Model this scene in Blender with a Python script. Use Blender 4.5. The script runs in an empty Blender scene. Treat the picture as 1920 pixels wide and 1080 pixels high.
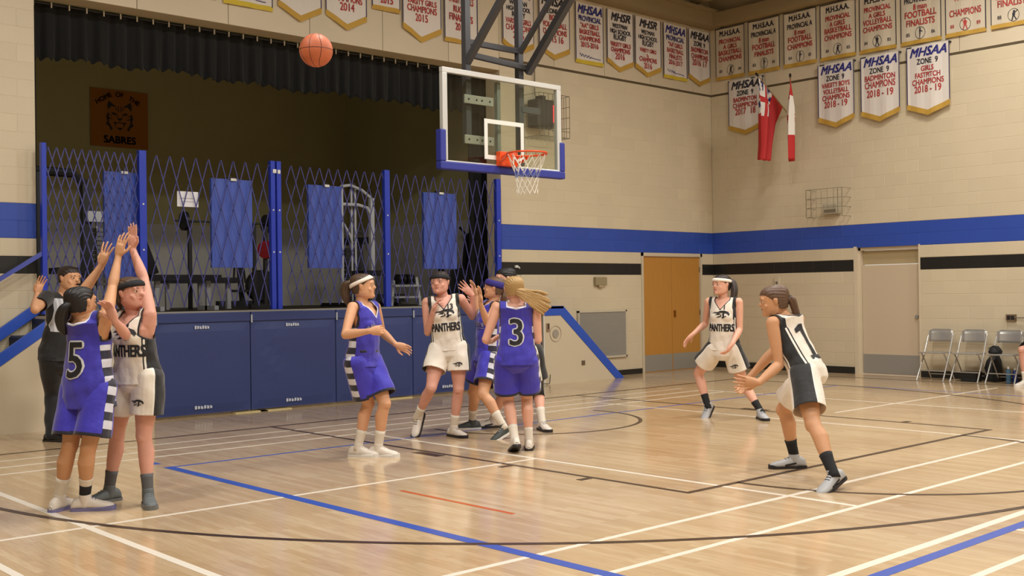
import bpy, bmesh, math, random
import numpy as np
from mathutils import Vector, Matrix
from mathutils.bvhtree import BVHTree
random.seed(7); np.random.seed(7)
SC = bpy.context.scene
COL = SC.collection
PI = math.pi

# ------------------------------------------------------------------ camera
YAW, PITCH, ROLL = -0.739, 0.00478, -0.01327
cam_d = bpy.data.cameras.new('camera'); cam = bpy.data.objects.new('camera', cam_d); COL.objects.link(cam)
cam_d.sensor_width = 36; cam_d.lens = 36*2061.3/1920; cam_d.clip_end = 100
f_ = Vector((-math.sin(YAW)*math.cos(PITCH), math.cos(YAW)*math.cos(PITCH), math.sin(PITCH)))
r_ = Vector((math.cos(YAW), math.sin(YAW), 0)); u_ = r_.cross(f_)
r2 = r_*math.cos(ROLL)+u_*math.sin(ROLL); u2 = -r_*math.sin(ROLL)+u_*math.cos(ROLL)
M = Matrix((r2, u2, -f_)).transposed().to_4x4(); M.translation = Vector((-8.606, -9.162, 1.454))
cam.matrix_world = M
SC.camera = cam

# ------------------------------------------------------------------ world, lamps, exposure
SC.view_settings.view_transform = 'Standard'; SC.view_settings.look = 'None'
SC.view_settings.gamma = 1; SC.view_settings.use_curve_mapping = False
SC.view_settings.exposure = 0.0
w = bpy.data.worlds.new('world'); SC.world = w; w.use_nodes = True
w.node_tree.nodes['Background'].inputs[0].default_value = (1.0, .93, .84, 1)
w.node_tree.nodes['Background'].inputs[1].default_value = 0.8
def area(name, loc, size, power, col=(1, .965, .90), sy=None):
    d = bpy.data.lights.new(name, 'AREA'); d.energy = power; d.color = col
    d.shape = 'RECTANGLE'; d.size = size; d.size_y = sy or size
    o = bpy.data.objects.new(name, d); COL.objects.link(o); o.location = loc
    return o
for i, (x, y) in enumerate([(-7.5, -2.2), (-3, -2.2), (1.5, -2.2), (5.8, -2.2), (-7.5, -7), (-3, -7), (1.5, -7), (5.8, -7), (-3, -12), (3, -12)]):
    area('ceiling_lamp', (x, y, 7.0), 1.2, 195, sy=.6)

# ------------------------------------------------------------------ helpers
def tag(o, label=None, cat=None, group=None, kind=None):
    if label: o['label'] = label
    if cat: o['category'] = cat
    if group: o['group'] = group
    if kind: o['kind'] = kind
    return o
def empty(name, loc, label, cat, group=None, rz=0):
    o = bpy.data.objects.new(name, None); COL.objects.link(o); o.location = loc; o.rotation_euler.z = rz
    o.empty_display_size = .1
    return tag(o, label, cat, group)
MATS = {}
def mat(name, col, rough=.6, metal=0, spec=.5, noise=0, nscale=8, bump=0, emit=None, estr=1, sheen=0):
    if name in MATS: return MATS[name]
    m = bpy.data.materials.new(name); m.use_nodes = True; MATS[name] = m
    nt = m.node_tree; b = nt.nodes['Principled BSDF']
    b.inputs['Base Color'].default_value = (*col, 1); b.inputs['Roughness'].default_value = rough
    b.inputs['Metallic'].default_value = metal; b.inputs['Specular IOR Level'].default_value = spec
    if sheen: b.inputs['Sheen Weight'].default_value = sheen
    if noise or bump:
        tc = nt.nodes.new('ShaderNodeTexCoord'); n = nt.nodes.new('ShaderNodeTexNoise')
        n.inputs['Scale'].default_value = nscale; n.inputs['Detail'].default_value = 4
        nt.links.new(tc.outputs['Object'], n.inputs['Vector'])
        if noise:
            mx = nt.nodes.new('ShaderNodeMix'); mx.data_type = 'RGBA'
            mx.inputs[6].default_value = (*[c*(1-noise) for c in col], 1); mx.inputs[7].default_value = (*[min(1, c*(1+noise)) for c in col], 1)
            nt.links.new(n.outputs['Fac'], mx.inputs[0]); nt.links.new(mx.outputs[2], b.inputs['Base Color'])
        if bump:
            bp = nt.nodes.new('ShaderNodeBump'); bp.inputs['Strength'].default_value = bump; bp.inputs['Distance'].default_value = .01
            nt.links.new(n.outputs['Fac'], bp.inputs['Height']); nt.links.new(bp.outputs[0], b.inputs['Normal'])
    if emit:
        b.inputs['Emission Color'].default_value = (*emit, 1); b.inputs['Emission Strength'].default_value = estr
    return m
def s(r, g, b):   # sRGB 0-255 -> linear
    return tuple(((c/255)/12.92 if c/255 <= .04045 else ((c/255+.055)/1.055)**2.4) for c in (r, g, b))
class MB:
    def __init__(self): self.v = []; self.f = []; self.m = []
    def add(self, vs, fs, mi=0):
        n = len(self.v); self.v += [tuple(p) for p in vs]; self.f += [tuple(i+n for i in q) for q in fs]; self.m += [mi]*len(fs)
        return self
    def box(self, x0, x1, y0, y1, z0, z1, mi=0):
        return self.add([(x, y, z) for z in (z0, z1) for x, y in ((x0, y0), (x1, y0), (x1, y1), (x0, y1))],
                 [(3, 2, 1, 0), (4, 5, 6, 7), (0, 1, 5, 4), (1, 2, 6, 5), (2, 3, 7, 6), (3, 0, 4, 7)], mi)
    def bar(self, a, b, w, h, mi=0, up=(0, 0, 1)):
        a = Vector(a); b = Vector(b); d = (b-a).normalized(); up = Vector(up)
        sd = d.cross(up)
        if sd.length < 1e-3: sd = d.cross(Vector((0, 1, 0)))
        sd.normalize(); uu = sd.cross(d)
        vs = [p+sd*sx*w/2+uu*sz*h/2 for p in (a, b) for sx, sz in ((-1, -1), (1, -1), (1, 1), (-1, 1))]
        return self.add(vs, [(3, 2, 1, 0), (4, 5, 6, 7), (0, 1, 5, 4), (1, 2, 6, 5), (2, 3, 7, 6), (3, 0, 4, 7)], mi)
    def tube(self, pts, r, n=8, mi=0, closed=False, caps=True):
        pts = [Vector(p) for p in pts]; k = len(pts); rr = r if isinstance(r, (list, tuple)) else [r]*k
        rings = []; prev = None
        for i, p in enumerate(pts):
            if closed: d = (pts[(i+1) % k]-pts[i-1])
            else: d = (pts[min(i+1, k-1)]-pts[max(i-1, 0)])
            d.normalize()
            if prev is None:
                a = d.cross(Vector((0, 0, 1)))
                if a.length < .1: a = d.cross(Vector((1, 0, 0)))
            else: a = prev-d*prev.dot(d)
            a.normalize(); prev = a; b = d.cross(a)
            rings.append([p+(a*math.cos(t)+b*math.sin(t))*rr[i] for t in [2*PI*j/n for j in range(n)]])
        vs = [v for q in rings for v in q]; fs = []
        for i in range(k if closed else k-1):
            i2 = (i+1) % k
            for j in range(n): fs.append((i*n+j, i*n+(j+1) % n, i2*n+(j+1) % n, i2*n+j))
        if not closed and caps: fs += [tuple(range(n))[::-1], tuple(range((k-1)*n, k*n))]
        return self.add(vs, fs, mi)
    def cyl(self, a, b, r, n=16, mi=0): return self.tube([a, b], r, n, mi)
    def prism(self, poly, z0, z1, fn=lambda x, y, z: (x, y, z), mi=0):
        n = len(poly); vs = [fn(x, y, z0) for x, y in poly]+[fn(x, y, z1) for x, y in poly]
        fs = [tuple(range(n))[::-1], tuple(range(n, 2*n))]+[(i, (i+1) % n, n+(i+1) % n, n+i) for i in range(n)]
        return self.add(vs, fs, mi)
    def mesh(self, name, mats, smooth=False):
        me = bpy.data.meshes.new(name); me.from_pydata(self.v, [], self.f)
        for m in (mats if isinstance(mats, (list, tuple)) else [mats]): me.materials.append(m)
        me.polygons.foreach_set('material_index', self.m)
        if smooth: me.polygons.foreach_set('use_smooth', [True]*len(self.f))
        me.update(); return me
    def build(self, name, mats, parent=None, smooth=False, loc=(0, 0, 0), bevel=0):
        me = self.mesh(name, mats, smooth)
        bm = bmesh.new(); bm.from_mesh(me); bmesh.ops.recalc_face_normals(bm, faces=bm.faces); bm.to_mesh(me); bm.free()
        o = bpy.data.objects.new(name, me); COL.objects.link(o); o.location = loc
        if parent: o.parent = parent
        if bevel:
            b = o.modifiers.new('b', 'BEVEL'); b.width = bevel; b.segments = 2; b.limit_method = 'ANGLE'
        return o
def dup(o, name=None, parent=None, loc=None):
    c = o.copy(); COL.objects.link(c)
    if parent: c.parent = parent
    if loc is not None: c.location = loc
    return c
def text_mesh(body, size=1, font=None, bold=0, align='CENTER', shear=0, sx=1, spacing=1):
    """flat text as (verts, tris) numpy in the xy plane, no ops"""
    cu = bpy.data.curves.new('t', 'FONT'); cu.body = body; cu.size = size; cu.align_x = align; cu.align_y = 'CENTER'
    cu.shear = shear; cu.space_character = spacing; cu.resolution_u = 3
    o = bpy.data.objects.new('t', cu); COL.objects.link(o)
    dg = bpy.context.evaluated_depsgraph_get(); me = bpy.data.meshes.new_from_object(o.evaluated_get(dg))
    bpy.data.objects.remove(o); bpy.data.curves.remove(cu)
    v = [(p.co.x*sx, p.co.y, 0) for p in me.vertices]; f = [tuple(p.vertices) for p in me.polygons]
    bpy.data.meshes.remove(me)
    if bold:
        k = 8 if bold > .009 else 4; n = len(v); V0, F0 = list(v), list(f); v = []; f = []
        for i in range(k+1):
            r = 0 if i == k else bold; a = 2*PI*i/k+(PI/4 if k == 4 else 0)
            v += [(x+r*math.cos(a)*1.2, y+r*math.sin(a), i*.00015) for x, y, z in V0]; f += [tuple(j+n*i for j in q) for q in F0]
    return v, f
POSES={
 'referee':{'H':1.85,'P':(-4.444,2.308,0.870),'N':(-4.400,2.264,1.482),'Hd':(-4.366,2.232,1.667),'hf':(0.303,-0.953,0.000),'sf':(0.303,-0.953,0.000),'ff':(0.385,-0.923,0.000),'hips':[(-4.538,2.279,0.864),(-4.352,2.339,0.855)],'kn':[(-4.441,2.509,0.486),(-4.337,2.547,0.453)],'an':[(-4.512,2.351,0.085),(-4.442,2.337,0.085)],'toe':[(0.464,-0.886,0.000),(0.303,-0.953,0.000)],'tp':[0,0],'sh':[(-4.609,2.198,1.470),(-4.194,2.332,1.449)],'el':[(-4.799,1.969,1.359),(-4.206,2.497,1.177)],'wr':[(-4.704,2.182,1.501),(-4.269,2.397,0.930)],'tip':[(-4.675,2.171,1.623),(-4.263,2.388,0.803)],'hd':['open','relax'],'base':(-4.477,2.344,0.000),'fp':0},
 'five':{'H':1.66,'P':(-5.667,-1.602,0.861),'N':(-5.675,-1.598,1.306),'Hd':(-5.704,-1.572,1.427),'hf':(0.886,0.464,0.000),'sf':(0.901,0.433,0.000),'ff':(0.953,0.303,0.000),'hips':[(-5.626,-1.680,0.853),(-5.707,-1.525,0.850)],'kn':[(-5.711,-1.704,0.456),(-5.788,-1.574,0.454)],'an':[(-5.696,-1.579,0.085),(-5.821,-1.448,0.085)],'toe':[(0.845,-0.535,0.000),(0.842,0.540,0.000)],'tp':[0,0],'sh':[(-5.600,-1.753,1.338),(-5.750,-1.442,1.333)],'el':[(-5.484,-1.575,1.528),(-5.588,-1.252,1.472)],'wr':[(-5.410,-1.506,1.752),(-5.456,-1.312,1.689)],'tip':[(-5.388,-1.523,1.881),(-5.426,-1.329,1.801)],'hd':['open','spread'],'base':(-5.759,-1.514,0.000),'fp':0},
 'guard':{'H':1.68,'P':(-5.327,-1.598,0.903),'N':(-5.330,-1.598,1.330),'Hd':(-5.351,-1.579,1.493),'hf':(-0.842,-0.540,-0.000),'sf':(-0.901,-0.433,-0.000),'ff':(0.336,-0.942,0.000),'hips':[(-5.375,-1.523,0.893),(-5.279,-1.672,0.893)],'kn':[(-5.395,-1.408,0.487),(-5.307,-1.661,0.479)],'an':[(-5.441,-1.373,0.085),(-5.308,-1.726,0.085)],'toe':[(-0.991,-0.133,-0.000),(-0.298,-0.955,0.000)],'tp':[0,0],'sh':[(-5.405,-1.440,1.310),(-5.282,-1.730,1.338)],'el':[(-5.446,-1.705,1.200),(-5.259,-1.587,1.588)],'wr':[(-5.593,-1.878,1.302),(-5.296,-1.479,1.809)],'tip':[(-5.620,-1.866,1.382),(-5.295,-1.488,1.950)],'hd':['relax','flat'],'base':(-5.374,-1.549,0.000),'fp':0},
 'runner':{'H':1.7,'P':(-2.921,-0.917,0.865),'N':(-2.911,-0.929,1.365),'Hd':(-2.917,-0.925,1.534),'hf':(0.219,-0.976,0.000),'sf':(0.336,-0.942,0.000),'ff':(0.715,-0.699,0.000),'hips':[(-3.009,-0.936,0.856),(-2.834,-0.896,0.854)],'kn':[(-2.855,-0.899,0.472),(-2.800,-1.074,0.479)],'an':[(-2.957,-0.867,0.085),(-2.832,-1.005,0.085)],'toe':[(0.540,-0.842,0.000),(0.464,-0.886,0.000)],'tp':[0,0],'sh':[(-3.078,-0.988,1.347),(-2.745,-0.869,1.343)],'el':[(-3.222,-1.081,1.110),(-2.601,-0.762,1.112)],'wr':[(-3.122,-1.309,1.143),(-2.609,-0.987,0.998)],'tip':[(-3.047,-1.362,1.155),(-2.506,-1.068,0.947)],'hd':['fist','relax'],'base':(-2.894,-0.936,0.000),'fp':0},
 'thirteen':{'H':1.72,'P':(-1.523,-0.413,0.906),'N':(-1.556,-0.386,1.408),'Hd':(-1.583,-0.363,1.572),'hf':(-0.674,-0.739,0.000),'sf':(-0.674,-0.739,0.000),'ff':(-0.869,-0.495,-0.000),'hips':[(-1.589,-0.352,0.889),(-1.455,-0.475,0.904)],'kn':[(-1.766,-0.430,0.514),(-1.482,-0.517,0.486)],'an':[(-1.754,-0.173,0.200),(-1.500,-0.454,0.085)],'toe':[(-0.923,-0.385,-0.000),(-0.041,-0.999,0.000)],'tp':[55,0],'sh':[(-1.686,-0.267,1.373),(-1.423,-0.508,1.403)],'el':[(-1.686,-0.281,1.062),(-1.209,-0.428,1.215)],'wr':[(-1.730,-0.420,1.271),(-1.280,-0.517,1.442)],'tip':[(-1.699,-0.444,1.378),(-1.334,-0.472,1.509)],'hd':['relax','open'],'base':(-1.627,-0.313,0.000),'fp':0},
 'boxer':{'H':1.68,'P':(-1.122,-0.548,0.804),'N':(-1.085,-0.585,1.346),'Hd':(-1.060,-0.609,1.511),'hf':(-0.925,0.380,-0.000),'sf':(-0.911,0.412,-0.000),'ff':(-0.678,0.735,0.000),'hips':[(-1.088,-0.465,0.798),(-1.157,-0.629,0.791)],'kn':[(-1.107,-0.303,0.420),(-1.340,-0.730,0.437)],'an':[(-0.979,-0.134,0.085),(-1.262,-0.956,0.120)],'toe':[(-0.888,0.459,-0.000),(-0.977,0.214,-0.000)],'tp':[0,25],'sh':[(-1.014,-0.424,1.332),(-1.159,-0.742,1.320)],'el':[(-0.908,-0.171,1.240),(-1.372,-0.851,1.158)],'wr':[(-0.924,-0.158,1.430),(-1.514,-0.913,1.352)],'tip':[(-0.936,-0.148,1.516),(-1.513,-0.915,1.495)],'hd':['open','open'],'base':(-1.120,-0.545,0.000),'fp':0},
 'behind':{'H':1.72,'P':(-0.579,-0.542,0.823),'N':(-0.689,-0.446,1.437),'Hd':(-0.725,-0.413,1.609),'hf':(-0.953,-0.303,-0.000),'sf':(-0.999,-0.046,-0.000),'ff':(-0.888,0.459,-0.000),'hips':[(-0.602,-0.458,0.796),(-0.552,-0.629,0.832)],'kn':[(-0.775,-0.423,0.413),(-0.443,-0.580,0.428)],'an':[(-0.736,-0.187,0.085),(-0.550,-0.770,0.085)],'toe':[(-0.845,0.535,-0.000),(-0.380,-0.925,0.000)],'tp':[0,0],'sh':[(-0.688,-0.272,1.388),(-0.682,-0.625,1.445)],'el':[(-0.559,-0.132,1.162),(-0.581,-0.618,1.167)],'wr':[(-0.703,-0.006,1.341),(-0.628,-0.571,1.281)],'tip':[(-0.792,0.070,1.401),(-0.690,-0.513,1.339)],'hd':['open','relax'],'base':(-0.643,-0.478,0.000),'fp':0},
 'three':{'H':1.68,'P':(-1.762,-1.704,0.854),'N':(-1.763,-1.706,1.340),'Hd':(-1.776,-1.695,1.498),'hf':(0.699,0.715,0.000),'sf':(0.674,0.739,0.000),'ff':(0.535,0.845,0.000),'hips':[(-1.699,-1.766,0.844),(-1.826,-1.641,0.845)],'kn':[(-1.578,-1.635,0.472),(-1.741,-1.554,0.451)],'an':[(-1.624,-1.706,0.085),(-1.837,-1.749,0.120)],'toe':[(0.699,0.715,0.000),(0.535,0.845,0.000)],'tp':[0,20],'sh':[(-1.633,-1.824,1.320),(-1.892,-1.589,1.321)],'el':[(-1.626,-1.849,1.019),(-1.984,-1.526,1.029)],'wr':[(-1.480,-1.661,1.089),(-1.783,-1.381,1.005)],'tip':[(-1.492,-1.646,1.170),(-1.752,-1.407,1.034)],'hd':['relax','relax'],'base':(-1.730,-1.728,0.000),'fp':0},
 'ten':{'H':1.7,'P':(1.589,-1.534,0.803),'N':(1.592,-1.541,1.343),'Hd':(1.575,-1.527,1.519),'hf':(-0.923,-0.385,-0.000),'sf':(-0.942,-0.336,-0.000),'ff':(-0.984,0.179,-0.000),'hips':[(1.554,-1.451,0.794),(1.623,-1.617,0.792)],'kn':[(1.593,-1.161,0.498),(1.776,-1.652,0.406)],'an':[(1.561,-1.318,0.130),(1.782,-1.892,0.085)],'toe':[(-0.976,-0.219,-0.000),(-0.607,-0.795,0.000)],'tp':[35,0],'sh':[(1.533,-1.374,1.325),(1.651,-1.707,1.320)],'el':[(1.621,-1.258,1.072),(1.645,-1.717,1.010)],'wr':[(1.394,-1.256,0.962),(1.450,-1.756,0.857)],'tip':[(1.338,-1.192,0.878),(1.402,-1.702,0.750)],'hd':['open','relax'],'base':(1.671,-1.605,0.000),'fp':0},
 'one':{'H':1.76,'P':(-1.158,-4.374,0.801),'N':(-1.178,-4.196,1.223),'Hd':(-1.239,-4.142,1.367),'hf':(-0.369,0.929,0.000),'sf':(0.006,1.000,0.000),'ff':(-0.638,0.770,0.000),'hips':[(-1.070,-4.347,0.783),(-1.245,-4.409,0.801)],'kn':[(-0.990,-4.047,0.485),(-1.425,-4.595,0.446)],'an':[(-0.880,-4.075,0.085),(-1.544,-4.836,0.120)],'toe':[(-0.795,0.607,-0.000),(-0.992,0.128,-0.000)],'tp':[0,22],'sh':[(-0.994,-4.202,1.212),(-1.360,-4.207,1.196)],'el':[(-1.121,-4.046,0.955),(-1.352,-4.259,0.873)],'wr':[(-1.238,-3.908,0.759),(-1.576,-4.222,0.746)],'tip':[(-1.270,-3.873,0.691),(-1.622,-4.157,0.753)],'hd':['relax','open'],'base':(-1.212,-4.456,0.000),'fp':0},
}
def shape(parts):
    v = []; f = []
    for q in parts: n = len(v); v += [(a, c, 0) for a, c in q]; f.append(tuple(range(n, n+len(q))))
    return v, f
# ================================================================== materials of the room
def rnd_mat(name, col, rough=.6, var=.05, bump=.15, nscale=40, spec=.5, big=.06):
    """paint whose tone drifts a little from piece to piece"""
    m = mat(name, col, rough, spec=spec); nt = m.node_tree; L = nt.links; b = nt.nodes['Principled BSDF']
    oi = nt.nodes.new('ShaderNodeObjectInfo'); tc = nt.nodes.new('ShaderNodeNewGeometry'); n = nt.nodes.new('ShaderNodeTexNoise'); n.inputs['Scale'].default_value = .9; n.inputs['Detail'].default_value = 3
    L.new(tc.outputs['Position'], n.inputs['Vector'])
    a = nt.nodes.new('ShaderNodeMath'); a.operation = 'MULTIPLY_ADD'; a.inputs[1].default_value = var*2; a.inputs[2].default_value = 1-var; L.new(oi.outputs['Random'], a.inputs[0])
    c = nt.nodes.new('ShaderNodeMath'); c.operation = 'MULTIPLY_ADD'; c.inputs[1].default_value = big*2; c.inputs[2].default_value = 1-big; L.new(n.outputs['Fac'], c.inputs[0])
    d = nt.nodes.new('ShaderNodeMath'); d.operation = 'MULTIPLY'; L.new(a.outputs[0], d.inputs[0]); L.new(c.outputs[0], d.inputs[1])
    mx = nt.nodes.new('ShaderNodeVectorMath'); mx.operation = 'SCALE'; mx.inputs[0].default_value = col; L.new(d.outputs[0], mx.inputs['Scale']); L.new(mx.outputs[0], b.inputs['Base Color'])
    if bump:
        n2 = nt.nodes.new('ShaderNodeTexNoise'); n2.inputs['Scale'].default_value = nscale; L.new(tc.outputs['Position'], n2.inputs['Vector'])
        bp = nt.nodes.new('ShaderNodeBump'); bp.inputs['Strength'].default_value = bump; bp.inputs['Distance'].default_value = .004; L.new(n2.outputs['Fac'], bp.inputs['Height']); L.new(bp.outputs[0], b.inputs['Normal'])
    return m
CREAM = rnd_mat('cream block paint', s(208, 194, 166), .42, var=.025); CREAM2 = rnd_mat('cream panel paint', s(206, 192, 166), .55, bump=.05)
MORT = mat('painted joint', s(200, 184, 152), .6)
BLUEP = rnd_mat('blue stripe paint', s(46, 76, 168), .4, var=.03); BLACKP = rnd_mat('black stripe paint', s(30, 29, 26), .4, var=.08)
TRIMD = mat('dark joint', s(88, 74, 50), .7); LEDGE = rnd_mat('ledge paint', s(150, 132, 96), .7, bump=0)
MATBLUE = mat('vinyl pad blue', s(46, 60, 112), .48, noise=.05, nscale=2, bump=.08); MATBLUE2 = mat('vinyl pad blue panel', s(66, 88, 176), .5, noise=.06, nscale=3)
BLUEM = mat('blue enamel', s(44, 84, 190), .4); BLUEG = mat('gate blue', s(34, 58, 180), .4); SLATB = mat('gate slat blue', s(60, 62, 128), .45)
BLACKM = mat('black metal', s(26, 26, 30), .4); GREYM = mat('grey metal', s(120, 120, 122), .35, metal=.6); STEEL = mat('brushed steel', s(168, 166, 160), .38, metal=.5)
DARKG = mat('dark grey mast', s(66, 66, 70), .45); WHITEM = mat('white enamel', s(222, 220, 212), .4); STAGEW = mat('stage wall paint', s(166, 158, 112), .8, noise=.08, nscale=1.2)
STAGEW2 = mat('stage wall lower paint', s(176, 172, 164), .8, noise=.06, nscale=1.2)
CURT = mat('black curtain', s(11, 12, 12), .95, noise=.15, nscale=6, sheen=.05)

# ------------------------------------------------------------------ floor
def floor_mat():
    m = mat('maple strip floor', s(205, 175, 132), .24, spec=.5); nt = m.node_tree; L = nt.links; b = nt.nodes['Principled BSDF']
    g = nt.nodes.new('ShaderNodeNewGeometry'); mp = nt.nodes.new('ShaderNodeMapping'); mp.inputs['Rotation'].default_value = (0, 0, PI/2); L.new(g.outputs['Position'], mp.inputs['Vector'])
    br = nt.nodes.new('ShaderNodeTexBrick'); br.inputs['Scale'].default_value = 1; br.inputs['Brick Width'].default_value = .78; br.inputs['Row Height'].default_value = .057
    br.inputs['Mortar Size'].default_value = .0009; br.inputs['Mortar Smooth'].default_value = .3; br.inputs['Bias'].default_value = 0; br.offset = .37; br.squash = 1
    br.inputs['Color1'].default_value = (*s(212, 189, 156), 1); br.inputs['Color2'].default_value = (*s(198, 170, 134), 1); br.inputs['Mortar'].default_value = (*s(178, 148, 112), 1)
    L.new(mp.outputs[0], br.inputs['Vector'])
    n = nt.nodes.new('ShaderNodeTexNoise'); m2 = nt.nodes.new('ShaderNodeMapping'); m2.inputs['Scale'].default_value = (26, 1.2, 1); L.new(g.outputs['Position'], m2.inputs['Vector']); L.new(m2.outputs[0], n.inputs['Vector']); n.inputs['Detail'].default_value = 5
    cr = nt.nodes.new('ShaderNodeValToRGB'); cr.color_ramp.elements[0].color = (.84, .81, .76, 1); cr.color_ramp.elements[0].position = .3; cr.color_ramp.elements[1].color = (1.08, 1.06, 1.02, 1); cr.color_ramp.elements[1].position = .72; L.new(n.outputs['Fac'], cr.inputs[0])
    mu = nt.nodes.new('ShaderNodeMix'); mu.data_type = 'RGBA'; mu.blend_type = 'MULTIPLY'; mu.inputs[0].default_value = 1; L.new(br.outputs['Color'], mu.inputs[6]); L.new(cr.outputs[0], mu.inputs[7])
    n3 = nt.nodes.new('ShaderNodeTexNoise'); n3.inputs['Scale'].default_value = .8; n3.inputs['Detail'].default_value = 3; L.new(g.outputs['Position'], n3.inputs['Vector'])
    c3 = nt.nodes.new('ShaderNodeValToRGB'); c3.color_ramp.elements[0].color = (.90, .87, .84, 1); c3.color_ramp.elements[1].color = (1, 1, 1, 1); c3.color_ramp.elements[0].position = .35; c3.color_ramp.elements[1].position = .6; L.new(n3.outputs['Fac'], c3.inputs[0])
    mv = nt.nodes.new('ShaderNodeMix'); mv.data_type = 'RGBA'; mv.blend_type = 'MULTIPLY'; mv.inputs[0].default_value = 1; L.new(mu.outputs[2], mv.inputs[6]); L.new(c3.outputs[0], mv.inputs[7])
    L.new(mv.outputs[2], b.inputs['Base Color'])
    bp = nt.nodes.new('ShaderNodeBump'); bp.inputs['Strength'].default_value = .10; bp.inputs['Distance'].default_value = .002; L.new(cr.outputs[0], bp.inputs['Height']); L.new(bp.outputs[0], b.inputs['Normal'])
    r = nt.nodes.new('ShaderNodeMapRange'); r.inputs[3].default_value = .09; r.inputs[4].default_value = .19; L.new(n3.outputs['Fac'], r.inputs[0]); L.new(r.outputs[0], b.inputs['Roughness'])
    return m
FL = tag(MB().box(-14, 8.45, -16, 3.8, -.1, 0).build('floor', floor_mat()), kind='structure')
P_W = mat('white floor paint', s(232, 222, 206), .3); P_K = mat('dark floor paint', s(66, 48, 36), .3); P_B = mat('blue floor paint', s(58, 88, 178), .3); P_O = mat('orange floor paint', s(196, 92, 40), .3)
def strip(pts, w, m, z):
    vs = []; fs = []; n = len(pts)
    for i, p in enumerate(pts):
        a = V2(pts[max(0, i-1)]); b_ = V2(pts[min(n-1, i+1)]); d = (b_-a).normalized(); q = Vector((-d.y, d.x))*w/2; p = V2(p)
        vs += [(p.x+q.x, p.y+q.y, 0), (p.x-q.x, p.y-q.y, 0), (p.x+q.x, p.y+q.y, z), (p.x-q.x, p.y-q.y, z)]
    for i in range(n-1):
        a = i*4; c = a+4; fs += [(a+2, a+3, c+3, c+2), (a, a+2, c+2, c), (a+1, c+1, c+3, a+3)]
    fs += [(0, 1, 3, 2), (n*4-4, n*4-2, n*4-1, n*4-3)]
    return MB().add(vs, fs).build('court_line', m, FL)
def V2(p): return Vector((p[0], p[1]))
def arc(cx, cy, r, a0, a1, n=48): return [(cx+r*math.cos(math.radians(a0+(a1-a0)*i/n)), cy+r*math.sin(math.radians(a0+(a1-a0)*i/n))) for i in range(n+1)]
for p, w, m, z in [([(-9, .88), (4.3, .88)], .04, P_W, .0010), ([(-9, .48), (4.3, .48)], .04, P_W, .0010), ([(-1.96, .48), (-1.96, -5.28)], .045, P_W, .0012), ([(1.95, .88), (1.95, -4.75)], .04, P_W, .0012),
    ([(-5.90, 3), (-5.90, -12)], .055, P_W, .0014), ([(-6.64, -1.5), (-6.64, -12)], .05, P_W, .0012), ([(-9, -2.15), (-1.96, -2.15)], .04, P_W, .0011), ([(2.9, -2.15), (7.2, -2.15)], .04, P_W, .0011),
    ([(-9, -4.73), (7.4, -4.73)], .045, P_W, .0013), ([(-9, -5.28), (7.4, -5.28)], .045, P_W, .0013), ([(-5.9, -6.13), (7.4, -6.13)], .06, P_W, .0013), ([(-5.9, -6.63), (7.4, -6.63)], .05, P_W, .0013), ([(-1.95, -6.28), (-1.95, -6.6)], .04, P_W, .0012),
    ([(4.3, .88), (4.3, -6)], .04, P_W, .0010), ([(-7, 1.28), (4.3, 1.28)], .03, P_W, .0009),
    ([(-4.44, -.17), (-4.44, -12)], .085, P_B, .0016), ([(-4.42, -.2), (6.2, -.2)], .04, P_B, .0011), ([(-4.44, .04), (-4.44, .19)], .08, P_B, .0014), ([(-4.44, -6.28), (7.4, -6.28)], .075, P_B, .0015), ([(6.2, -.2), (6.2, -9)], .04, P_B, .001),
    ([(-3.73, -2.56), (-3.73, -3.8)], .035, P_O, .0012),
    ([(-10, 1.73), (7.65, 1.73)], .055, P_K, .0018), ([(7.65, 1.75), (7.65, -14)], .055, P_K, .0018), ([(-2.345, 1.73), (-2.345, -4.165)], .045, P_K, .0018), ([(2.515, 1.73), (2.515, -4.165)], .045, P_K, .0018), ([(-2.36, -4.145), (2.53, -4.145)], .05, P_K, .002),
    (arc(.085, -4.145, 1.84, 180, 360), .045, P_K, .002), (arc(0, 0, 1.25, 172, 368), .045, P_K, .0018), (arc(0, 0, 6.19, 180, 360, 120), .05, P_K, .0022), ([(-6.19, 0), (-6.19, 1.73)], .05, P_K, .0020), ([(6.19, 0), (6.19, 1.73)], .05, P_K, .0020),
    ([(-2.44, -1.05), (-2.44, -1.42)], .10, P_K, .0022), ([(-2.44, -3.17), (-2.44, -3.23)], .12, P_K, .0022), ([(-2.44, -2.25), (-2.44, -2.31)], .12, P_K, .0022), ([(2.6, -1.05), (2.6, -1.42)], .10, P_K, .0022), ([(2.6, -3.17), (2.6, -3.23)], .12, P_K, .0022)]:
    strip(p, w, m, z)

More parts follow.
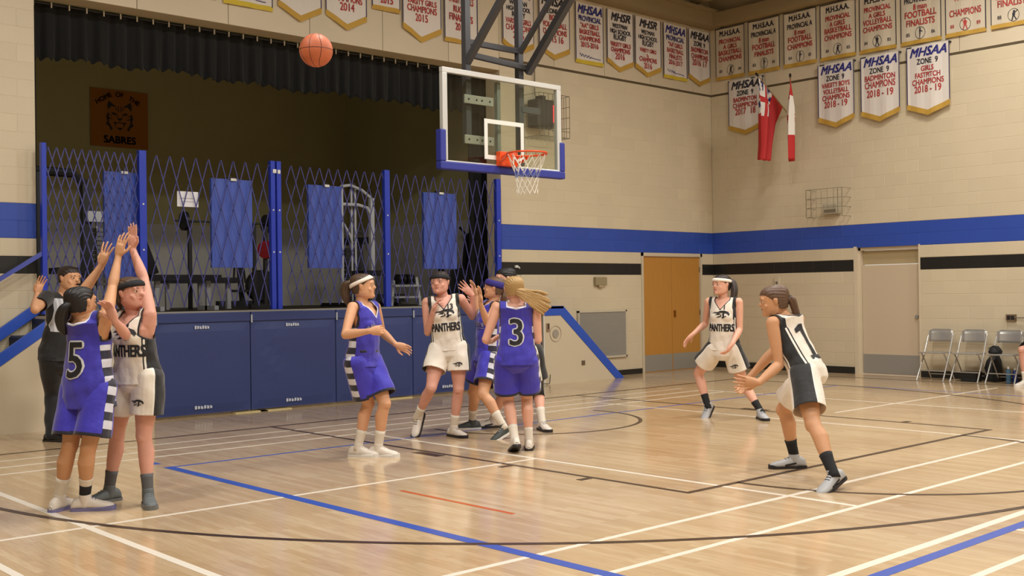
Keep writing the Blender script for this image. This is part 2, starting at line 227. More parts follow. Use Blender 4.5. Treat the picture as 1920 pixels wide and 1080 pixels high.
# ------------------------------------------------------------------ block walls
def block_mesh(L, m):
    h, d, bv = .195, .03, .0035; a, c = L/2-.0025, h/2
    b = MB(); vs = [(-a, 0, -c), (a, 0, -c), (a, 0, c), (-a, 0, c), (-a, -d+bv, -c), (a, -d+bv, -c), (a, -d+bv, c), (-a, -d+bv, c), (-a+bv, -d, -c+bv), (a-bv, -d, -c+bv), (a-bv, -d, c-bv), (-a+bv, -d, c-bv)]
    fs = [(8, 9, 10, 11), (4, 5, 9, 8), (5, 6, 10, 9), (6, 7, 11, 10), (7, 4, 8, 11), (0, 1, 5, 4), (1, 2, 6, 5), (2, 3, 7, 6), (3, 0, 4, 7)]
    return b.add(vs, fs).mesh('block', m)
BM = {}
def blocks(wall, span, fixed, axis, skip, near):
    """span along the wall; rows of 0.2 m from z=-0.05; the nearest 300 are parts of their own"""
    out = []
    for k in range(26):
        z = -.05+.2*k; z0 = max(z, 0); a = span[0]-(.2 if k % 2 else 0)
        while a < span[1]-.01:
            u0, u1 = max(a, span[0]), min(a+.4, span[1]); a += .4
            if u1-u0 < .03: continue
            for s0, s1, t0, t1 in skip:
                if z+.1 > t0 and z+.1 < t1:
                    if u0 >= s0-.01 and u1 <= s1+.01: u1 = u0
                    elif u0 < s0 < u1: u1 = s0
                    elif u0 < s1 < u1: u0 = s1
            if u1-u0 < .03: continue
            out.append((u0, u1, z, k))
    out.sort(key=lambda q: abs((q[0]+q[1])/2-near))
    rest = MB()
    for z0, z1, m in ((0, 1.75, CREAM), (1.752, 1.948, BLACKP), (1.95, 2.15, CREAM), (2.152, 2.548, BLUEP), (2.55, 5.15, CREAM)):
        b = MB()
        segs = [(span[0], span[1])]
        for s0, s1, t0, t1 in skip:
            if t0 <= z0 < t1: segs = [q for a_, c_ in segs for q in (((a_, s0), (s1, c_)) if a_ < s0 < c_ or a_ < s1 < c_ or abs(a_-s0) < 1e-6 else ((a_, c_),))]
        for a_, c_ in segs:
            if c_-a_ < .02: continue
            if axis == 'x': b.box(a_, c_, fixed-.0275, fixed, z0, z1)
            else: b.box(fixed-.0275, fixed, a_, c_, z0, z1)
        b.build('painted_joint', m, wall)
    for i, (u0, u1, z, k) in enumerate(out):
        m = BLACKP if k == 9 else BLUEP if k in (11, 12) else CREAM
        L = round(u1-u0, 2)
        if i < 298:
            key = (L, m.name)
            if key not in BM: BM[key] = block_mesh(L, m)
            o = bpy.data.objects.new('block', BM[key]); COL.objects.link(o); o.parent = wall
            c = (u0+u1)/2
            if axis == 'x': o.location = (c, fixed, z+.1)
            else: o.location = (fixed, c, z+.1); o.rotation_euler.z = -PI/2
        else:
            mi = 1 if k == 9 else 2 if k in (11, 12) else 0; g = .0025
            if axis == 'x': rest.box(u0+g, u1-g, fixed-.03, fixed, z+g, z+.2-g, mi)
            else: rest.box(fixed-.03, fixed, u0+g, u1-g, z+g, z+.2-g, mi)
    if rest.v: tag(rest.build('distant_block', [CREAM, BLACKP, BLUEP], wall), kind='stuff')
YB = 3.80; XR = 8.42
DX0, DX1, DZ = 6.30, 8.03, 2.15
def wall_with_hole(name, y0, y1, rects):
    b = MB()
    for x0, x1, z0, z1 in rects: b.box(x0, x1, y0, y1, z0, z1)
    return tag(b.build(name, MORT), kind='structure')
WB = wall_with_hole('wall_back', YB, YB+.30, [(2.97, DX0, 0, 5.2), (DX0, DX1, DZ, 5.2), (DX1, 9, 0, 5.2)])
WB.data.materials[0] = MORT
blocks(WB, (2.97, 8.39), YB, 'x', [(DX0, DX1, 0, DZ), (4.64, 5.86, .3, 1.15), (2.97, 3.4, 0, 1.25)], 6)
MB().box(2.968, 2.975, YB, YB+.3, 0, 5.2).build('jamb', CREAM2, WB)
WL = wall_with_hole('wall_stage_side', YB, YB+.30, [(-14, -4.16, 0, 5.2)])
blocks(WL, (-6.96, -4.16), YB, 'x', [], -4.2)
MB().box(-4.165, -4.157, YB, YB+.3, 0, 5.2).build('jamb', CREAM2, WL)
b = MB(); b.box(XR, XR+.3, .78, 4.2, 0, 5.2); b.box(XR, XR+.3, -.38, .78, 2.15, 5.2); b.box(XR, XR+.3, -14, -.38, 0, 5.2)
WR = tag(b.build('wall_right', MORT), kind='structure')
blocks(WR, (-9.4, 3.77), XR, 'y', [(-.38, .78, 0, 2.15)], .2)
# upper panels above the blocks
b = MB(); b.box(-14, 9, YB+.0, YB+.3, 5.17, 7.6); b.box(-4.16, 2.97, YB, YB+.3, 4.98, 5.17)
WU = tag(b.build('wall_back_upper', MORT), kind='structure')
xs = [-7.8, -6.6, -5.38, -4.16, -2.94, -1.72, -.50, .72, 1.94, 2.97, 4.19, 5.41, 6.63, 7.85, 8.4]
for a, c in zip(xs[:-1], xs[1:]):
    z0 = 4.98 if -4.2 < a < 2.9 else 5.19
    MB().box(a+.004, c-.004, YB-.03, YB, z0, 6.42).build('panel', CREAM2, WU, bevel=.003)
tag(MB().box(2.97, 8.39, YB-.028, YB, 5.155, 5.185).build('trim_1', TRIMD), kind='structure')
WRU = tag(MB().box(XR, XR+.3, -14, 4.1, 5.19, 7.6).build('wall_right_upper', MORT), kind='structure')
ys = [3.77, 2.55, 1.33, .11, -1.11, -2.33, -3.55, -4.77, -5.99, -7.21, -8.43, -9.4]
for a, c in zip(ys[1:], ys[:-1]): MB().box(XR-.03, XR, a+.004, c-.004, 5.19, 6.42).build('panel', CREAM2, WRU, bevel=.003)
tag(MB().box(XR-.028, XR, -9.4, 3.77, 5.155, 5.185).build('trim_2', TRIMD), kind='structure')
tag(MB().box(-14, 8.42, 3.50, YB, 6.42, 6.66).box(-14, 8.42, 3.42, YB, 6.66, 6.72).build('trim_3', LEDGE), kind='structure')
tag(MB().box(8.12, XR, -14, 3.5, 6.44, 6.66).build('trim_4', LEDGE), kind='structure')
# other walls of the gym, behind and beside the camera
tag(MB().box(-14, 9, -16.3, -16, 0, 7.6).build('wall_front', CREAM2), kind='structure')
tag(MB().box(-14.3, -14, -16, 4, 0, 7.6).build('wall_left', CREAM2), kind='structure')
tag(MB().box(-14.3, 9, -16.3, 4.2, 7.6, 7.8).build('ceiling', mat('dark roof deck', s(52, 44, 30), .9)), kind='structure')
tag(MB().box(8.36, 8.39, .80, 3.77, 0, .115).build('baseboard_right', BLACKP), kind='structure')
tag(MB().box(8.36, 8.39, -14, -.40, 0, .115).build('baseboard_right', BLACKP), kind='structure')
tag(MB().box(5.42, 6.27, 3.745, 3.77, 0, .09).box(8.05, 8.37, 3.745, 3.77, 0, .09).build('baseboard_back', BLACKP), kind='structure')
# roof joists
JO = mat('joist paint', s(150, 134, 100), .6)
def joist(ax, c, lab):
    t = empty('roof_joist', (c, 2, 6.8) if ax == 'y' else (4, c, 6.8), lab, 'joist', 'steel joists under the roof')
    def P_(u, z): return (0, u-2, z-6.8) if ax == 'y' else (u-4, 0, z-6.8)
    u0, u1 = (-12, 3.7) if ax == 'y' else (-6, 8.1)
    MB().bar(P_(u0, 6.84), P_(u1, 6.84), .12, .07).build('bottom_chord', JO, t)
    MB().bar(P_(u0, 7.5), P_(u1, 7.5), .12, .07).build('top_chord', JO, t)
    u = u1; k = 0
    while u > u0+.5:
        u2_ = u-.45; a, c_ = (6.84, 7.5) if k % 2 else (7.5, 6.84)
        MB().bar(P_(u, a), P_(u2_, c_), .045, .045).build('web', JO, t); u = u2_; k += 1
    return t
for i, x in enumerate([7.75, 5.9, 4.1, 2.3, .5]): joist('y', x, ['steel roof joist nearest the right wall', 'second steel roof joist from the right wall', 'third steel roof joist from the right wall', 'fourth steel roof joist from the right wall', 'fifth steel roof joist from the right wall'][i])

# ------------------------------------------------------------------ doors
WOOD = mat('oak veneer', s(184, 130, 56), .4, noise=.12, nscale=3)
nt = WOOD.node_tree; [setattr(n_.inputs['Scale'], 'default_value', 6) for n_ in nt.nodes if n_.type == 'TEX_NOISE']
tcn = [n_ for n_ in nt.nodes if n_.type == 'TEX_COORD'][0]; nz = [n_ for n_ in nt.nodes if n_.type == 'TEX_NOISE'][0]; mp = nt.nodes.new('ShaderNodeMapping'); mp.inputs['Scale'].default_value = (4, 4, .35); nt.links.new(tcn.outputs['Object'], mp.inputs[0]); nt.links.new(mp.outputs[0], nz.inputs['Vector'])
D1 = tag(MB().box(DX0, DX0+.05, YB-.045, YB+.10, 0, DZ).box(DX1-.05, DX1, YB-.045, YB+.10, 0, DZ).box(DX0, DX1, YB-.045, YB+.10, DZ-.06, DZ).build('door_1', CREAM2), kind='structure')
mid = (DX0+DX1)/2
for a, c, sg in ((DX0+.053, mid-.003, 1), (mid+.003, DX1-.053, -1)):
    MB().box(a, c, YB-.01, YB+.035, .0, DZ-.065).build('door_leaf', WOOD, D1, bevel=.003)
    MB().box(a+.01, c-.01, YB-.014, YB-.01, .012, .31).build('kick_plate', STEEL, D1)
    for z in (.25, 1.05, 1.85):
        x = a-.004 if sg > 0 else c+.004
        MB().cyl((x, YB-.02, z-.05), (x, YB-.02, z+.05), .009, 8).build('hinge', GREYM, D1)
MB().box(mid+.05, mid+.09, YB-.035, YB-.01, .98, 1.10).build('door_pull', mat('brass plate', s(150, 100, 40), .3, metal=.7), D1)
D2 = tag(MB().box(XR+.02, XR+.16, .70, .78, 0, 2.15).box(XR+.02, XR+.16, -.38, -.35, 0, 2.15).box(XR+.02, XR+.16, -.38, .78, 2.10, 2.15).box(XR-.035, XR+.02, .74, .80, 0, 2.17).box(XR-.032, XR+.02, -.40, -.37, 0, 2.17).build('door_2', CREAM2), kind='structure')
MB().box(XR+.10, XR+.15, -.345, .695, 1.86, 2.095).build('transom_panel', mat('transom paint', s(178, 160, 122), .6), D2)
MB().box(XR+.06, XR+.12, -.345, .695, .0, 1.85).build('door_leaf', mat('cream door paint', s(200, 182, 156), .45), D2, bevel=.003)
MB().box(XR+.052, XR+.06, -.335, .685, .02, .34).build('kick_plate', STEEL, D2)
MB().cyl((XR+.03, -.29, .98), (XR+.06, -.29, .98), .03, 12).build('door_knob', STEEL, D2)

# ------------------------------------------------------------------ stage
SF = tag(MB().box(-4.2, 3.42, 3.38, 9.2, 0, 1.265).build('stage_platform', CREAM2), kind='structure')
MB().box(-4.2, 3.42, 3.36, 3.40, 1.265, 1.285).build('edge_strip', mat('edge strip', s(150, 145, 135), .5), SF)
MB().box(-4.15, 3.5, 3.40, 9.2, 1.265, 1.28).build('stage_floor', mat('dark stage boards', s(52, 44, 36), .6, noise=.1), SF)
SBW = tag(MB().box(-6, 3.6, 8.87, 9.0, 1.28, 6).build('wall_stage_back', STAGEW), kind='structure'); MB().box(-6, 3.5, 8.855, 8.87, 1.28, 2.72).build('lower_band', STAGEW2, SBW)
SBR = tag(MB().box(3.5, 3.6, 4.1, 8.9, 1.28, 6).build('wall_stage_right', STAGEW), kind='structure'); MB().box(3.485, 3.5, 4.1, 8.87, 1.28, 2.72).build('lower_band', STAGEW2, SBR)
tag(MB().box(-6.1, -6, 4.1, 8.9, 1.28, 6).build('wall_stage_left', STAGEW), kind='structure')
tag(MB().box(-6.1, 3.6, 4.1, 9, 6, 6.1).build('ceiling_stage', STAGEW), kind='structure')
def curtain(x0, x1, y, ztop, zbot, amp, per, nm, lab, dip=.0, y1=None):
    n = int((x1-x0)/.02) if y1 is None else int(abs(y1-y)/.02); rows = 10; vs = []; fs = []
    for j in range(rows+1):
        t = j/rows
        for i in range(n+1):
            x = x0+(x1-x0)*i/n; ph = x*2*PI/per+math.sin(x*3.1)*1.2 if y1 is None else i*.02*2*PI/per
            w = amp*(.35+.65*t)*(math.sin(ph)+.35*math.sin(2.3*ph+1))
            zb = zbot+dip*(math.sin(x*2.1)+1.5*math.sin(x*5.3+1))+.02*math.sin(ph*2+.7)
            yy = y+w if y1 is None else y+(y1-y)*i/n
            xx = x if y1 is None else x0+w
            vs.append((xx, yy, ztop+(zb-ztop)*t))
    for j in range(rows):
        for i in range(n): a = j*(n+1)+i; fs.append((a, a+1, a+n+2, a+n+1))
    t_ = empty(nm, ((x0+x1)/2, y, zbot), lab, 'curtain')
    vs = [(a-(x0+x1)/2, c-y, d-zbot) for a, c, d in vs]
    o = MB().add(vs, fs).build('cloth', CURT, t_, smooth=True); sm_ = o.modifiers.new('s', 'SOLIDIFY'); sm_.thickness = .006
    return t_
vt = curtain(-4.14, 3.05, 4.16, 4.95, 4.33, .045, .21, 'stage_valance', 'short black pleated curtain hanging across the top of the stage opening', .014)
cx = (-4.14+3.05)/2
MB().tube([(-4.15-cx, 0, 4.965-4.33), (3.1-cx, 0, 4.965-4.33)], .018, 8).build('track', BLACKM, vt)
for i in range(34): MB().box(-4.05-cx+i*.21, -4.035-cx+i*.21, -.035, -.02, .585, .65).build('hook', WHITEM, vt)
curtain(2.74, 3.35, 4.28, 4.95, 1.29, .04, .15, 'side_curtain', 'tall black curtain hanging at the right end of the stage')
curtain(-4.6, -3.99, 4.22, 4.95, 1.29, .04, .15, 'side_curtain', 'tall black curtain hanging at the left end of the stage')

# poster on the rear wall of the stage
p = empty('poster', (-1.04, 8.85, 3.98), 'yellow square poster with a cat head emblem on the dark stage wall', 'poster')
MB().box(-.49, .49, -.008, 0, 0, .96).build('sheet', mat('poster yellow', s(150, 92, 14), .8), p)
PK = mat('poster ink', s(40, 26, 14), .7)
def flat(nm, vf, parent, x, y, z, m, k=1.0, rot=0, axis='x', fn=None):
    vs = []
    for a, c, _ in vf[0]:
        a2 = (a*math.cos(rot)-c*math.sin(rot))*k; c2 = (a*math.sin(rot)+c*math.cos(rot))*k
        vs.append((a2, c2))
    out = []
    for a, c in vs:
        if axis == 'x': q = (x+a, y+(fn(x+a) if fn else 0), z+c)
        else: q = (x+(fn(y+a) if fn else 0), y+a, z+c)
        out.append(q)
    mb = MB(); mb.add(out, vf[1]); me = mb.mesh(nm, m); o = bpy.data.objects.new(nm, me); COL.objects.link(o); o.parent = parent; return o
flat('lettering', text_mesh('SABRES', .17, bold=.006, sx=1.0), p, 0, -.012, .12, PK)
for w_, x_, r_, z_ in (('HOME', -.27, .55, .80), ('OF', 0, 0, .88), ('THE', .25, -.5, .80)): flat('lettering', text_mesh(w_, .11, bold=.003), p, x_, -.012, z_, PK, rot=r_)
circ_ = [(.30*math.cos(a), .26*math.sin(a)) for a in [2*PI*i/28 for i in range(28)]]
def ringpoly(rx, ry, w, n=28, gap=()):
    v = []; f = []
    for i in range(n): a = 2*PI*i/n; v += [(rx*math.cos(a), ry*math.sin(a), 0), ((rx-w)*math.cos(a), (ry-w)*math.sin(a), 0)]
    for i in range(n):
        j = (i+1) % n; f.append((2*i, 2*j, 2*j+1, 2*i+1))
    return v, f
def mirrored(ps): return ps+[[(-x, y) for x, y in q[::-1]] for q in ps]
flat('emblem', shape(mirrored([[(.07, .19), (.13, .23), (.19, .27), (.21, .20), (.20, .11), (.17, .15), (.13, .19), (.08, .17)], [(.20, .09), (.23, .0), (.21, -.07), (.24, -.12), (.18, -.16), (.16, -.22), (.12, -.20), (.15, -.14), (.18, -.10), (.18, -.02)],
    [(.02, .19), (.035, .19), (.025, .10), (.01, .09)], [(.06, .17), (.075, .165), (.055, .11), (.045, .11)], [(.04, .055), (.10, .085), (.15, .07), (.12, .045), (.07, .035)], [(.19, .06), (.13, .02), (.13, .01), (.19, .04)], [(.20, .0), (.12, -.03), (.12, -.04), (.20, -.02)],
    [(.0, -.01), (.045, .0), (.03, -.04), (.0, -.055)], [(.03, .04), (.045, .045), (.055, -.0), (.045, -.0)], [(.0, -.07), (.05, -.085), (.10, -.07), (.11, -.10), (.05, -.10), (.0, -.09)], [(.06, -.10), (.085, -.10), (.075, -.185)], [(.0, -.17), (.05, -.165), (.03, -.20), (.0, -.205)]])), p, 0, -.012, .50, PK)

# stage pads
pl = [(-2.96, -1.705), (-1.70, -.435), (-.43, .855), (.86, 2.165), (2.17, 3.39)]
plab = ['blue vinyl wall pad at the left end of the stage front', 'blue creased vinyl wall pad second from the left on the stage front', 'blue vinyl wall pad behind the running girl with the white headband', 'blue vinyl wall pad behind white number 13', 'blue vinyl wall pad at the right end of the stage front']
for (x0, x1), lb in zip(pl, plab):
    t = empty('wall_pad', ((x0+x1)/2, 3.34, .03), lb, 'wall pad', 'blue pads along the stage front'); h_ = (x1-x0)/2
    b = MB(); nx, nz = 12, 10; vs = []; fs = []
    for j in range(nz+1):
        for i in range(nx+1):
            u = i/nx*2-1; v = j/nz; ed = (1-u**8)*(1-(2*v-1)**8)
            cr_ = .004*math.sin((u*2.2+v*3.4)*4)*math.exp(-((u+.55)**2+(v-.62)**2)*9) if 'creased' in lb else 0
            vs.append((u*(h_-.004), -.018*ed-.006-cr_*1.6, .0+v*1.12))
    for j in range(nz):
        for i in range(nx): a = j*(nx+1)+i; fs.append((a, a+1, a+nx+2, a+nx+1))
    b.add(vs, fs); b.box(-h_+.004, h_-.004, -.008, .035, .0, 1.12); b.build('pad', MATBLUE, t, smooth=False)
    MB().box(-h_+.004, h_-.004, -.026, .03, 1.118, 1.235).build('top_flap', MATBLUE, t, bevel=.008)
    MB().box(-h_+.0, -h_+.02, -.030, -.02, 1.10, 1.20).build('strap', mat('strap grey', s(170, 175, 185), .6), t)
    for xx, zz, ww in ((-.03, 1.06, .20), (-.02, .085, .24)):
        k_ = MB()
        for q in range(6): k_.add([(xx-ww/2+ww*q/6, -.0285, zz-.022), (xx-ww/2+ww*(q+.72)/6, -.0285, zz-.022+.005*(q % 2)), (xx-ww/2+ww*(q+.72)/6, -.0285, zz+.020-.008*(q % 3)), (xx-ww/2+ww*q/6, -.0285, zz+.020)], [(0, 1, 2, 3)])
        k_.build('maker_tag', mat('tag white', s(190, 195, 210), .6), t)
for x in (-1.95, -1.6, .35): MB().box(x, x+.45, 3.27, 3.36, .0, .012).build('floor_tape', mat('cream tape', s(200, 182, 130), .7), SF)

# ------------------------------------------------------------------ stairs beside the stage
def stair(nm, lab, sg, xt, y0, y1, cat='stairs'):
    """sg=+1 falls towards +x, -1 towards -x; xt is the top end"""
    t = empty(nm, (xt, y0, 0), lab, cat); sl = .877 if sg > 0 else .80; run = .20/sl
    L = 1.24/sl
    for k in range(6):
        x0 = sg*(k*run+(.44 if sg > 0 else 0)); x1 = sg*((k+1)*run+(.44 if sg > 0 else 0)); z = 1.235-.2*(k+1)+.02
        MB().box(min(x0, x1), max(x0, x1), .05, y1-y0-.03, z-.03, z).build('tread', mat('tread grey', s(74, 84, 104), .6), t)
        MB().box(min(x0, x0+sg*.015), max(x0, x0+sg*.015), .05, y1-y0-.03, z, min(z+.18, 1.235)).build('riser', mat('riser dark', s(30, 40, 60), .6), t)
    off = .45 if sg > 0 else 0
    side = [(0, 0), (sg*(off+L), 0), (sg*off, 1.12), (0, 1.12)]
    MB().prism(side, .01, .05, lambda x, y, z: (x, z, y)).build('side_panel', CREAM2, t)
    for yy, up_ in ((0, 0), (y1-y0-.045, .17 if sg < 0 else 0)):
        band = [(0, 1.09+up_), (sg*(off-.06), 1.09+up_), (sg*(off+L-.19), up_*1.0), (sg*(off+L+.02), up_), (sg*(off), 1.24+up_), (0, 1.24+up_)]
        if sg < 0: band = [(.07, 1.12+up_), (sg*(L), .02+up_), (sg*(L+.12), .0+up_*.9), (sg*(L+.12), .06+up_), (.07, 1.27+up_)]
        MB().prism(band, yy, yy+.04, lambda x, y, z: (x, z, y)).build('stringer', BLUEM, t, bevel=.004)
    if sg > 0: MB().box(0, .45, .0, y1-y0, 1.2, 1.24).build('landing', BLUEM, t)
    return t
st2 = stair('stage_stairs', 'cream and blue stairs at the right end of the stage', 1, 3.44, 3.33, 3.74)
MB().cyl((.27, .012, .80), (.27, -.004, .80), .066, 24).build('speaker_grille', mat('grille grey', s(160, 152, 140), .6), st2)
rg_ = MB(); rg_.tube([(.27+.125*math.cos(a), .004, .80+.125*math.sin(a)) for a in [2*PI*i/28 for i in range(28)]], .004, 6, closed=True); rg_.build('ring', mat('ring cream', s(176, 164, 140), .5), st2)
MB().box(.07, .13, -.008, .012, .84, .97).build('switch_box', mat('switch grey', s(150, 120, 100), .5), st2); MB().box(.088, .110, -.012, -.006, .88, .96).build('switch', BLACKM, st2)
MB().box(.86, .93, -.004, .012, .27, .34).build('outlet', mat('outlet brown', s(104, 84, 66), .5), st2)
MB().tube([(-.02, -.01, .02), (.06, -.02, .015), (.09, -.03, .02), (.10, -.035, .16)], .006, 6).build('cord', BLACKM, st2)
MB().cyl((-.0, -.005, 0.0), (-.0, -.005, 1.1), .012, 8).build('corner_strip', WHITEM, st2)
st1 = stair('stage_stairs', 'blue stairs with steps climbing to the left end of the stage', -1, -4.22, 3.30, 3.76)
MB().bar((.07, .30, 1.98), (-1.6, .30, .92), .045, .045).build('handrail', mat('rail blue', s(72, 84, 170), .4), st1)
MB().bar((-1.25, .30, 1.14), (-1.25, .30, .0), .04, .04).build('rail_post', BLUEM, st1)

# ------------------------------------------------------------------ folding gates
GY = 3.60
def gate(x0, x1, n, lab, post='right', pw=.09, dbl=False):
    t = empty('folding_gate', ((x0+x1)/2, GY, 1.285), lab, 'gate', 'blue folding gates across the stage'); c = (x0+x1)/2
    H = 1.90; p = (x1-x0)/n; z0 = .05; run = H/3.55*(p/.17)**.0
    dx = p*round(run/p)
    b0 = None
    def clip(a, za, b_, zb):
        # keep the bar inside the bay
        if abs(b_-a) < 1e-6: return None
        t0, t1 = 0, 1
        for lim, s_ in ((x0, 1), (x1, -1)):
            fa, fb = s_*(a-lim), s_*(b_-lim)
            if fa < 0 and fb < 0: return None
            if fa < 0: t0 = max(t0, fa/(fa-fb))
            if fb < 0: t1 = min(t1, fa/(fa-fb))
        if t1-t0 < .04: return None
        return (a+(b_-a)*t0, za+(zb-za)*t0), (a+(b_-a)*t1, za+(zb-za)*t1)
    for i in range(-6, n+7):
        for sg, yy in ((1, -.008), (-1, .008)):
            xt = x0+p*(i+.5)
            q = clip(xt, H, xt+sg*dx, z0)
            if not q: continue
            (a, za), (b_, zb) = q
            MB().bar((a-c, yy, za), (b_-c, yy, zb), .005, .012, up=(1, 0, 0)).build('slat', SLATB, t)
    if dbl: ps = ((x1-.045, .065), (x1+.045, .065))
    else: ps = ((x1, pw),)
    for xx, w_ in ps:
        MB().box(xx-c-w_/2, xx-c+w_/2, -.035, .035, -.0, 1.945).build('post', BLUEG, t, bevel=.005)
        for z in (.95, 1.5): MB().cyl((xx-c, -.04, z-.2), (xx-c, -.034, z-.2), .011, 8).build('bolt', WHITEM, t)
    return t
g1 = gate(-4.13, -2.98, 12, 'blue folding lattice gate at the left end of the stage, behind the referee')
MB().box(-.61, -.555, -.035, .035, 0, 1.945).build('post', BLUEG, g1, bevel=.005)
g2 = gate(-2.88, -1.17, 10, 'blue folding lattice gate with a white paper sign hung on it', dbl=True)
tg = empty('name_tag', (-1.17, 3.555, 3.07), 'small white tag near the top of the double gate post', 'tag')
MB().box(-.05, .0, 0, .004, 0, .05).build('plate', WHITEM, tg); MB().box(.02, .06, 0, .004, -.005, .045).build('plate', WHITEM, tg)
g3 = gate(-1.0, .62, 11, 'blue folding lattice gate behind the running girl with the white headband')
g4 = gate(.72, 2.74, 12, 'blue folding lattice gate at the right end of the stage')
for x0, x1, z0, lb in ((-3.42, -2.97, 1.70, 'blue gym mat hung behind the gate nearest the left wall'), (-2.05, -1.48, 1.83, 'blue gym mat hung behind the gate right of the paper sign'), (-.63, -.10, 1.83, 'blue gym mat hung behind the gate beside the white weight rack'), (1.33, 1.95, 1.83, 'blue gym mat hung behind the rightmost gate')):
    t = empty('gym_mat', ((x0+x1)/2, 3.66, z0), lb, 'mat', 'blue mats hung behind the gates'); h_ = (x1-x0)/2
    n = 10; vs = []; fs = []; H = 2.96-z0
    for j in range(9):
        for i in range(n+1):
            u = i/n*2-1; vs.append((u*h_, .010*math.cos(u*PI*2.5)-.014, H*j/8))
    for j in range(8):
        for i in range(n): a = j*(n+1)+i; fs.append((a, a+1, a+n+2, a+n+1))
    b = MB().add(vs, fs); b.box(-h_, h_, .0, .035, 0, H); b.build('mat_body', MATBLUE2, t)
    MB().box(-.06, .06, -.015, .04, H-.005, H+.03).build('clip', BLACKM, t); MB().box(-.02, .06, -.03, -.015, H-.02, H+.012).build('clip_plate', WHITEM, t)
t = empty('paper_sign', (-2.38, 3.625, 2.58), 'white paper sheet fixed to the second gate from the left', 'paper sign')
MB().box(-.14, .14, 0, .003, 0, .19).build('sheet', mat('paper white', s(226, 226, 232), .8), t); MB().box(-.10, .09, -.002, 0, .10, .11).box(-.08, .10, -.002, 0, .06, .068).build('writing', mat('pencil grey', s(170, 170, 178), .8), t)

# ------------------------------------------------------------------ training machines on the stage
ZS = 1.28; EQW = mat('machine white', s(190, 192, 196), .4); EQB = mat('machine black', s(22, 22, 26), .5); EQP = mat('bench pad', s(18, 20, 34), .5)
def bar_thing(nm, lab, cat, loc, parts):
    t = empty(nm, (loc[0], loc[1], ZS), lab, cat)
    for pn, m, segs in parts:
        for q in segs:
            b = MB()
            if q[0] == 'b': b.bar(q[1], q[2], q[3], q[4] if len(q) > 4 else q[3])
            elif q[0] == 't': b.tube(q[1], q[2], 8)
            elif q[0] == 'c': b.cyl(q[1], q[2], q[3], 18)
            elif q[0] == 'x': b.box(*q[1])
            b.build(pn, m, t)
    return t
bar_thing('weight_rack', 'tall white framed weight rack right of the third hanging mat', 'rack', (1.4, 5.5, 0), [
    ('upright', EQW, [('b', (-.28, 0, 0), (-.28, 0, 1.9), .05)]), ('upright', EQW, [('b', (.30, 0, 0), (.30, 0, 1.74), .07)]), ('upright', EQW, [('b', (-.02, .1, 0), (-.02, .1, 1.95), .03), ('b', (.05, .1, 0), (.05, .1, 1.95), .03)]),
    ('top_bar', EQW, [('t', [(-.28, 0, 1.9), (-.1, 0, 1.93), (.12, 0, 1.86), (.30, 0, 1.74)], .025)]), ('cross_bar', EQW, [('t', [(-.32, 0, 1.62), (.05, 0, 1.62), (.22, 0, 1.58), (.30, 0, 1.46)], .028)]),
    ('arm', EQW, [('t', [(-.3, -.1, 1.3), (-.18, -.1, 1.12), (-.14, -.1, 1.0)], .018)]), ('pulley', BLACKM, [('c', (0, .06, 1.93), (0, .14, 1.93), .05)]),
    ('weight_stack', EQB, [('x', (-.14, .16, .1, .26, .1+k*.07, .16+k*.07)) for k in range(12)]), ('seat', EQP, [('x', (-.2, .2, -.5, -.15, .48, .56))]), ('foot', BLACKM, [('b', (-.4, -.6, .03), (-.4, .4, .03), .06), ('b', (.4, -.6, .03), (.4, .4, .03), .06), ('b', (-.4, 0, .03), (.4, 0, .03), .06)])])
bar_thing('bench_press', 'black bench press with barbell behind the paper sign', 'bench', (-.75, 5.9, 0), [
    ('upright', EQB, [('b', (-.5, 0, 0), (-.5, 0, 1.28), .05)]), ('upright', EQB, [('b', (.55, 0, 0), (.55, 0, 1.28), .05)]), ('barbell', BLACKM, [('c', (-.75, -.03, 1.29), (.90, -.03, 1.29), .014)]),
    ('plate', EQB, [('c', (-.62, -.03, 1.29), (-.57, -.03, 1.29), .14)]), ('plate', EQB, [('c', (.72, -.03, 1.29), (.77, -.03, 1.29), .14)]),
    ('bench_pad', EQP, [('x', (-1.0, .1, -.35, -.05, .38, .46))]), ('leg', EQW, [('b', (-.95, -.2, 0), (-.95, -.2, .38), .05)]), ('leg', EQW, [('b', (-.45, -.2, 0), (-.45, -.2, .38), .05)]), ('leg', EQW, [('b', (0, -.2, 0), (0, -.2, .38), .06)])])
bar_thing('workout_bench', 'dark bench with white legs at the foot of the second gate', 'bench', (-1.95, 4.8, 0), [
    ('bench_pad', EQP, [('x', (-.45, .55, -.15, .15, .40, .48))]), ('back_rest', EQP, [('b', (-.42, 0, .46), (-.62, 0, .98), .05, .28)]), ('leg', EQW, [('b', (-.35, 0, 0), (-.30, 0, .44), .06)]), ('leg', EQW, [('b', (.42, 0, 0), (.42, 0, .44), .06)]), ('foot', EQW, [('b', (-.35, -.25, .03), (-.35, .25, .03), .06), ('b', (.42, -.25, .03), (.42, .25, .03), .06)])])
